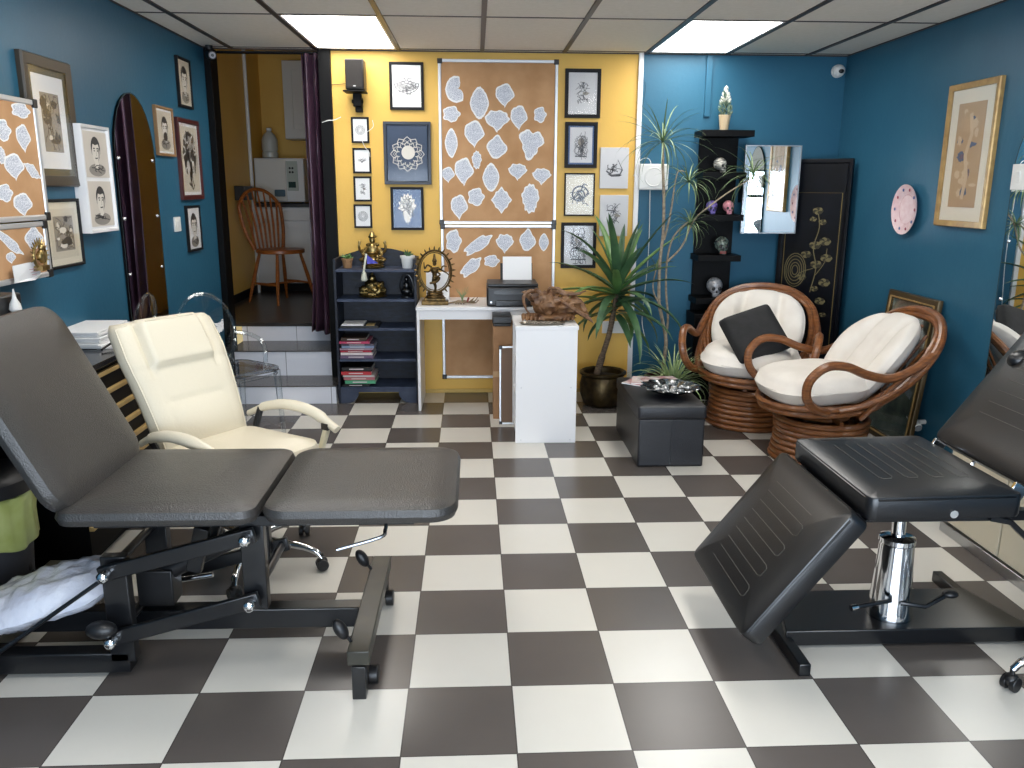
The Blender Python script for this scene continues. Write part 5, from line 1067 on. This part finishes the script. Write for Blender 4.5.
def bk(u, v, side):
    w = BW/2*(.86+.17*min(1, v/.75)-.04*max(0, v-.75)*4)*(1 if v < .93 else 1-(v-.93)**2*14)
    x = u*w; z = v*BH; y = .05*sin(v*pi)*-.5+.0
    edge = max(0, (1-abs(u)**7)*(1-abs(2*v-1)**18))
    f = .052*edge**.38
    if side:
        hr = (1 if abs(u) < .56 else math.exp(-((abs(u)-.56)/.05)**2))*(1/(1+math.exp(-(v-.665)/.008)))
        f += .026*hr+.016*math.exp(-((v-.24)/.13)**2)*(1-u*u)*(1/(1+math.exp((v-.41)/.012)))+.008*(1-u*u)
        f -= .010*math.exp(-((v-.655)/.010)**2)*(1 if abs(u) < .6 else .4)+.010*math.exp(-((v-.42)/.010)**2)*(1 if abs(u) < .6 else 0)+.012*math.exp(-((abs(u)-.64)/.035)**2)*(1 if v > .60 else .15)
        return (x, y-f, z)
    return (x, y+f*.8, z)
rings = []
for j in range(nv+1):
    v = j/nv; rings.append([bk(-1+2*i/nu, v, 1) for i in range(nu+1)]+[bk(1-2*i/nu, v, 0) for i in range(1, nu)])
m.loft(rings, M=MBO); sub('backrest', m, WLEATH, t, ang=85)
sub('back_piping', MB().tube([MBO @ V(bk(u_, v_, 1)) for u_, v_ in [(-.95, k/20) for k in range(1, 20)]+[(-.95+1.9*k/12, .965) for k in range(1, 12)]+[(.95, 1-k/20) for k in range(1, 20)]], .004, 6), WLEATH, t)
for sx in (-1, 1):
    P = [(sx*.275, .27, .565), (sx*.29, .17, .61), (sx*.295, .03, .635), (sx*.295, -.12, .622), (sx*.29, -.26, .565)]
    sub('arm_pad', MB().tube(spline(P, 6), [.016, .022, .024, .025, .024, .018], 12, flat=.8), WLEATH, t)
    sub('arm_bracket', MB().box((sx*.292, -.20, .572), (.036, .04, .03)), BLKP, t, bevel=.003)
    sub('arm_support', MB().tube([(sx*.292, -.20, .565), (sx*.28, -.16, .44), (sx*.2, -.1, .43)], .017, 4), mat('cream lacquer', '#d8d0b4', .3), t, bevel=.002)
    sub('arm_support', MB().tube([(sx*.285, .2, .60), (sx*.24, .2, .5)], .015, 8), BLKP, t)

# ------------------------------------------------------------------ grey treatment couch
t = thing('treatment_couch', 'charcoal padded treatment couch on a black steel lifting frame', 'treatment couch', (-.9, 2.7, 0))
CY, CWD = 2.70, .64; TZ = .632
def Mxyz(x, y, z): return Matrix.Translation((x, y, z))
wpart('leg_pad', MB().pad(.605, CWD, .058, .085, .028, .008, M=Mxyz(-.3625, CY, TZ-.03)), GLEATH, t)
wpart('seat_pad', MB().pad(.612, CWD, .058, .06, .028, .008, M=Mxyz(-.976, CY, TZ-.03)), GLEATH, t)
MB_ = Matrix.Translation((-1.29, CY, .575)) @ Matrix.Rotation(R(-117.5), 4, 'Y') @ Matrix.Translation((.335, 0, -.032))
MBk = Matrix.Translation((-1.245, CY, .60)) @ Matrix.Rotation(R(63.5), 4, 'Y') @ Matrix.Translation((-.318, 0, .0))
wpart('back_pad', MB().pad(.636, CWD, .066, .10, .03, .008, M=MBk), GLEATH, t)
# top frame
m = MB()
for y in (CY-.20, CY+.20): m.b2((-1.20, y-.015, .535), (-.20, y+.015, .57))
for x in (-1.18, -.95, -.68, -.25): m.b2((x-.015, CY-.21, .54), (x+.015, CY+.21, .568))
wpart('top_frame', m, BLKM, t, bevel=.003)
m = MB()
for y in (CY-.2, CY+.2): m.tube([(-1.22, y, .56), (-1.5, y, 1.12)], .014, 4)
m.tube([(-1.38, CY-.2, .88), (-1.38, CY+.2, .88)], .014, 4); wpart('back_frame', m, BLKM, t)
wpart('back_strut', MB().tube([(-1.16, 2.86, .36), (-1.12, 2.86, .50), (-1.20, 2.86, .55)], .014, 4).tube([(-1.30, 2.86, .66), (-1.0, 2.86, .5)], .012, 8), mat('dark grey steel', '#2b2b2c', .35), t)
# lifting parallelogram: two links on each side
KN = {'a': (-1.165, .392), 'b': (-.722, .508), 'c': (-1.165, .165), 'd': (-.722, .287)}
for y in (2.47, 2.90):
    for p_, q_ in (('a', 'b'), ('c', 'd')):
        A, B = V((KN[p_][0], y, KN[p_][1])), V((KN[q_][0], y, KN[q_][1])); d = B-A; ang_ = math.atan2(d.z, d.x)
        wpart('lift_link', MB().box((A+B)/2, (d.length+.05, .022, .05), ry=-ang_), BLKM, t, bevel=.004)
for k, (x, z) in KN.items():
    wpart('pivot_shaft', MB().cyl((x, 2.45, z), (x, 2.93, z), .014), BLKM, t)
    wpart('bolt', MB().cyl((x, 2.43, z), (x, 2.456, z), .017, n=18).ell((x, 2.43, z), (.019, .012, .019)), CHROME, t)
for y in (2.52, 2.87):
    wpart('base_post', MB().b2((-1.20, y-.02, .06), (-1.12, y+.02, .43)), BLKM, t, bevel=.003)
    wpart('upper_post', MB().b2((-.755 if y < 2.6 else -.80, y-.02, .24), (-.68 if y < 2.6 else -.755, y+.02, .56)), BLKM, t, bevel=.003)
wpart('base_beam', MB().b2((-1.62, 2.67, .075), (-.40, 2.735, .15)), BLKM, t, bevel=.005)
wpart('lower_plate', MB().b2((-1.62, 2.50, .02), (-1.14, 2.56, .09)), BLKM, t, bevel=.004)
wpart('actuator', MB().cyl((-1.10, 2.70, .27), (-.78, 2.70, .43), .033, n=18).cyl((-.82, 2.70, .41), (-.70, 2.70, .47), .016).box((-1.10, 2.70, .24), (.12, .09, .13)), BLKP, t, bevel=.004)
for y in (2.62, 2.76): wpart('actuator_bracket', MB().box((-.93, y, .40), (.05, .03, .16), ry=.25), BLKM, t, bevel=.003)
for xf, nm in ((-.375, 0), (-1.62, 1)):
    wpart('foot_bar', MB().b2((xf-.035, 2.36, .115), (xf+.035, 3.06, .165)), mat('scuffed black steel', '#2a2924', .35, var='#3b392f', vs=8), t, bevel=.004)
    for y in (2.375, 3.045): wpart('foot', MB().b2((xf-.022, y-.022, 0), (xf+.022, y+.022, .115)), BLKM, t, bevel=.003)
    for y in (2.45, 2.97):
        a = wpart('castor', MB().cyl((xf+.02, y, .03), (xf+.05, y, .03), .03, n=18), BLKP, t, bevel=.003)
        b = wpart('castor_lever', MB().tube([(xf-.02, y-.02, .14), (xf-.035, y-.03, .175), (xf-.045, y-.03, .19)], .006, 8), BLKM, t)
        sub('knob', MB().ell((0, 0, 0), (.021, .021, .038), 16, 12, M=TM[t] @ Matrix.Translation((xf-.06, y-.035, .212)) @ Matrix.Rotation(-.5, 4, 'Y')), BLKP, b)
wpart('handle_rod', MB().tube(spline([(-.28, 2.44, .575), (-.285, 2.42, .545), (-.30, 2.40, .53), (-.43, 2.38, .50)], 4), .006, 8), mat('dark chrome', '#6f7277', .2, 1), t)
wpart('pedal_rod', MB().tube([(-1.17, 2.42, .385), (-1.62, 2.40, .07)], .007, 8), BLKM, t)
wpart('pedal_pad', MB().ell((-1.60, 2.40, .10), (.045, .03, .035)), BLKP, t); wpart('pedal_pad', MB().ell((-1.19, 2.44, .21), (.05, .03, .03)), BLKP, t)
wpart('gas_strut', MB().cyl((-.95, 2.80, .22), (-1.08, 2.80, .20), .010).cyl((-1.08, 2.80, .20), (-1.17, 2.80, .19), .005), CHROME, t)
# plastic wrapped cushion on the couch base
t = thing('plastic_wrapped_pillow', 'white pillow wrapped in shiny clear plastic on the couch base', 'pillow', (-1.42, 2.62, .15))
m = MB(); vs = []; N1, N2 = 30, 20
for sg in (1, -1):
    for j in range(N2+1):
        for i in range(N1+1):
            x, y = -1+2*i/N1, -1+2*j/N2; e = max(0, (1-abs(x)**3.0)*(1-abs(y)**3.0))**.5; p_ = V((x*.27*(1-.10*abs(y)), y*.17*(1-.10*abs(x)), 0))
            p_.z = sg*(.085*e*(1 if sg > 0 else .5))+.016*noise.noise(p_*26)*e*sg+.012*noise.noise(p_*11+V((5, 0, 0))); vs.append(p_)
fs = []
for s0 in (0, (N1+1)*(N2+1)):
    for j in range(N2):
        for i in range(N1): a = s0+j*(N1+1)+i; fs.append((a, a+1, a+N1+2, a+N1+1))
m.add(vs, fs, M=Matrix.Translation((-1.44, 2.60, .235)) @ Matrix.Rotation(R(-17), 4, 'Y'))
wpart('wrapped_cover', m, mat('white film wrap', '#bfc3d2', .22, var='#cdd0da', vs=14, bump=.6, bs=50, coat=.6), t, ang=85)
# bin with liner
t = thing('waste_bin', 'dark waste bin with a yellow green liner at the left edge', 'bin', (-1.85, 2.93, 0)); bc = (-1.80, 2.93, 0)
t.location = (-1.80, 2.93, 0); TM[t] = Matrix.Translation(t.location).inverted()
sub('bin_body', MB().lathe([(.12, 0), (.125, .005), (.16, .46), (.155, .46), (.12, .01)], 30), mat('grey black bin', '#25262b', .5), t)
rings = []
for r, z in ((.162, .30), (.170, .31), (.166, .40), (.172, .47), (.165, .50), (.15, .50), (.145, .40)): rings.append([((r+.004*sin(9*a+z*20)+.004*sin(17*a))*cos(a), (r+.004*sin(9*a+z*20))*sin(a), z+.01*sin(5*a)) for a in [2*pi*j/60 for j in range(60)]])
sub('liner', MB().loft(rings, caps=False), mat('yellow green liner', '#8d9550', .4, var='#a3a86e', vs=8), t, ang=80)
sub('rim', MB().lathe([(.150, .5), (.176, .5), (.178, .55), (.16, .57), (.10, .585), (.001, .59)], 30), BLKP, t)

# ------------------------------------------------------------------ black tattoo chair
t = thing('tattoo_chair', 'black padded adjustable tattoo chair on a chrome hydraulic column', 'tattoo chair', (1.5, 2.72, 0))
PIP = mat('piping black', '#0c0d10', .3); STI = mat('stitch line vinyl', '#55534e', .5)
def tpad(name, w, l, th, M, lines, bev=.014, lrect=None):
    o = wpart(name, MB().pad(w, l, th, .03, bev, .012, M=M), BLEATH, t)
    if lines:
        x0, x1, y0, y1, n = lines; mb = MB()
        for k in range(n):
            y = y0+(y1-y0)*k/(n-1)
            mb.tube([(x0, y, th/2+.0075), ((x0+x1)/2, y, th/2+.0085), (x1, y, th/2+.0075)], .0014, 5, M=M)
            if k % 2 == 0 and k < n-1: mb.tube([(x1, y, th/2+.0075), (x1+.012, (y+y+(y1-y0)/(n-1))/2, th/2+.006), (x1, y+(y1-y0)/(n-1), th/2+.0075)], .0014, 5, M=M)
        s_ = sub('stitching', mb, STI, o, M=TM[t])
    ow, ol = w/2-.002, l/2-.002
    sub('piping', MB().tube([M @ V((sx, sy, th/2-.012)) for sx, sy in ((-ow+.03, -ol), (ow-.03, -ol), (ow-.005, -ol+.02), (ow, -ol+.04), (ow, ol-.04), (ow-.005, ol-.02), (ow-.03, ol), (-ow+.03, ol), (-ow+.005, ol-.02), (-ow, ol-.04), (-ow, -ol+.04), (-ow+.005, -ol+.02))], .004, 6, closed=True), PIP, o, M=TM[t])
    return o
TY, TW = 2.72, .64
# x runs along the chair, y across: stitch lines run along x -> swap by giving lines in pad coordinates
MS = Matrix.Translation((1.475, TY, .605)) @ Matrix.Rotation(R(-1), 4, 'Y')
tpad('seat_pad', .50, TW, .085, MS, None)
def stitch(M, th, xs_, y0, y1, parent):
    mb = MB(); W2 = .25 if th == .085 and len(xs_) == 8 else (.27 if th == .078 else .36)
    def hz(x, y): ins = min(W2-abs(x), .32-abs(y)); return th/2+.0072+.0048*max(0, min(1, (ins-.10*W2*2)/(.18*min(2*W2, .64))))+.0012
    for k, x in enumerate(xs_):
        mb.tube([(x, y, hz(x, y)) for y in [y0+(y1-y0)*q/8 for q in range(9)]], .0011, 5, M=M)
        if k % 2 == 0 and k+1 < len(xs_): x2 = xs_[k+1]; mb.tube([(x, y0, hz(x, y0)), (x+.008, y0-.016, hz(x, y0-.016)), (x2-.008, y0-.016, hz(x2, y0-.016)), (x2, y0, hz(x2, y0))], .0011, 5, M=M)
    sub('stitching', mb, STI, parent, M=TM[t])
seat_o = [c for c in t.children if c.name.startswith('seat_pad')][0]
stitch(MS, .085, [-.15+.043*k for k in range(8)], -.17, .18, seat_o)
al = math.atan2(.596-.175, 1.16-.835)      # leg panel slope
MLg = Matrix.Translation((1.175, TY, .60)) @ Matrix.Rotation(-al, 4, 'Y') @ Matrix.Translation((-.27, 0, -.045))
lo = tpad('leg_pad', .54, TW, .078, MLg, None); stitch(MLg, .078, [-.19+.045*k for k in range(9)], -.17, .16, lo)
be = R(54)
MBk = Matrix.Translation((1.775, TY, .645)) @ Matrix.Rotation(-be, 4, 'Y') @ Matrix.Translation((.36, 0, -.04))
bo = tpad('back_pad', .72, TW, .085, MBk, None); stitch(MBk, .085, [-.20+.05*k for k in range(9)], -.18, .18, bo)
c = at(1022, 360, Y=2.95); wpart('head_bracket', MB().ell(c, (.055, .04, .038), 16, 10), BLEATH, t); c = at(1014, 374, Y=2.95); wpart('head_bolt', MB().cyl(c, c+V((.03, 0, -.03)), .008), CHROME, t)
wpart('tape_patch', MB().box((.263, -TW/2+.03, .0), (.018, .06, .035), M=Matrix.Translation((1.175, TY, .60)) @ Matrix.Rotation(-al, 4, 'Y') @ Matrix.Translation((-.27, 0, -.045)) @ Matrix.Rotation(pi, 4, 'Z')).box((0, 0, 0), (.001, .001, .001), M=Matrix.Translation((1.4, 2.7, .6))), mat('torn silver tape', '#b0aea6', .35, .4, bump=.5, bs=90), t, bevel=.004)
m = MB(); m.b2((1.22, TY-.24, .525), (1.82, TY-.20, .56)); m.b2((1.22, TY+.20, .525), (1.82, TY+.24, .56)); m.b2((1.24, TY-.24, .53), (1.28, TY+.24, .556)); m.b2((1.66, TY-.24, .53), (1.70, TY+.24, .556))
m.box((1.52, TY, .535), (.26, .2, .03)); wpart('seat_frame', m, BLKM, t, bevel=.003)
for y in (TY-.26, TY+.22):
    wpart('hinge_arm', MB().tube([(1.66, y, .545), (1.73, y, .53), (1.83, y, .44), (1.84, y, .43)], .012, 4), BLKM, t)
    wpart('chrome_strut', MB().tube([(1.835, y, .435), (1.90, y-.0, .60), (1.97, y, .66), (2.02, y, .80)], .007, 8), CHROME, t)
    wpart('hinge_plate', MB().box((1.735, y+.0, .63), (.05, .012, .06), ry=.5), CHROME, t, bevel=.002)
wpart('release_knob', MB().cyl((1.50, TY-TW/2-.004, .585), (1.50, TY-TW/2+.01, .585), .013, n=16), CHROME, t)
wpart('ram', MB().cyl((1.50, TY-.01, .3), (1.50, TY-.01, .54), .024, n=20), CHROME, t)
wpart('column', MB().lathe([(.078, .07), (.079, .08), (.073, .10), (.058, .35), (.062, .355), (.062, .372), (.038, .38)], 32, (1.50, TY-.01, 0)), CHROME, t)
pb = MB(); P = [(1.08, 2.60), (1.97, 2.60), (1.89, 2.90), (1.15, 2.90)]
pb.add([(x, y, z) for z in (.012, .07) for x, y in P], [(3, 2, 1, 0), (4, 5, 6, 7), (0, 1, 5, 4), (1, 2, 6, 5), (2, 3, 7, 6), (3, 0, 4, 7)]); wpart('base_plate', pb, BLKM, t, bevel=.004)
for x in (1.085, 1.90): wpart('foot_bar', MB().b2((x-.02, 2.43 if x < 1.5 else 2.90, .0), (x+.02, 3.10, .045)), BLKM, t, bevel=.004)
wpart('pedal_lever', MB().tube([(1.32, 2.60, .16), (1.45, 2.62, .17), (1.50, 2.71, .17)], .008, 8).tube([(1.50, 2.64, .15), (1.58, 2.62, .145), (1.68, 2.66, .17)], .008, 8), BLKM, t)
wpart('pedal_pad', MB().ell((1.69, 2.66, .172), (.03, .022, .015)), BLKP, t); wpart('pedal_tip', MB().cyl((1.30, 2.595, .158), (1.325, 2.60, .16), .011), CHROME, t)
# low cream cabinet against the right wall behind the tattoo chair
t = thing('low_cream_cabinet', 'low cream cabinet with a silver base strip behind the tattoo chair', 'cabinet', (2.45, 3.2, 0))
wpart('carcass', MB().b2((2.22, 2.75, .05), (2.68, 3.62, .47)), mat('cream laminate', '#c9bfa8', .4), t, bevel=.004); wpart('door', MB().b2((2.205, 2.77, .06), (2.219, 3.18, .45)), mat('cream laminate', '#c9bfa8', .4), t, bevel=.003); wpart('door', MB().b2((2.205, 3.19, .06), (2.219, 3.6, .45)), mat('cream laminate', '#c9bfa8', .4), t, bevel=.003)
wpart('base_strip', MB().b2((2.2, 2.75, 0), (2.68, 3.62, .05)), STEEL, t, bevel=.003); wpart('top', MB().b2((2.2, 2.74, .47), (2.69, 3.63, .49)), mat('cream laminate', '#c9bfa8', .4), t, bevel=.003)
# chrome stool at the lower right corner
t = thing('wheeled_stool', 'chrome wheeled stool base at the lower right corner', 'stool', (2.005, 2.29, 0))
star_base(t, .285, pi-.15, CHROME, hub=.12)
sub('column', MB().cyl((0, 0, .12), (0, 0, .46), .022, n=16), CHROME, t); sub('seat', MB().lathe([(.15, .46), (.18, .47), (.185, .5), (.17, .53), (.1, .54), (.001, .54)], 30), BLEATH, t)
# behind the camera: a poster stand glimpsed in the mirrors
def outside(name, label, cat, lo, hi, m): return solo(name, label, cat, MB().b2(lo, hi), m, bevel=.02)
struct('ground', MB().b2((-9, -12, -.15), (9, YF-.15, -.06)), mat('pavement', '#8f8d89', .8, var='#7c7a77', vs=4))
t = thing('brick_building', 'red brick building across the street beyond the shop window', 'building', (0, -11, -.06))
wpart('wall', MB().b2((-9, -11.5, -.06), (9, -11, 6)), mat('red brick wall', '#8d5744', .8, var='#74412f', vs=14), t)
for k in range(6): wpart('window', MB().b2((-8+2.9*k, -11.0, 1.0), (-6.6+2.9*k, -10.95, 2.6)), mat('bright far window', '#b9c6cf', .1), t)
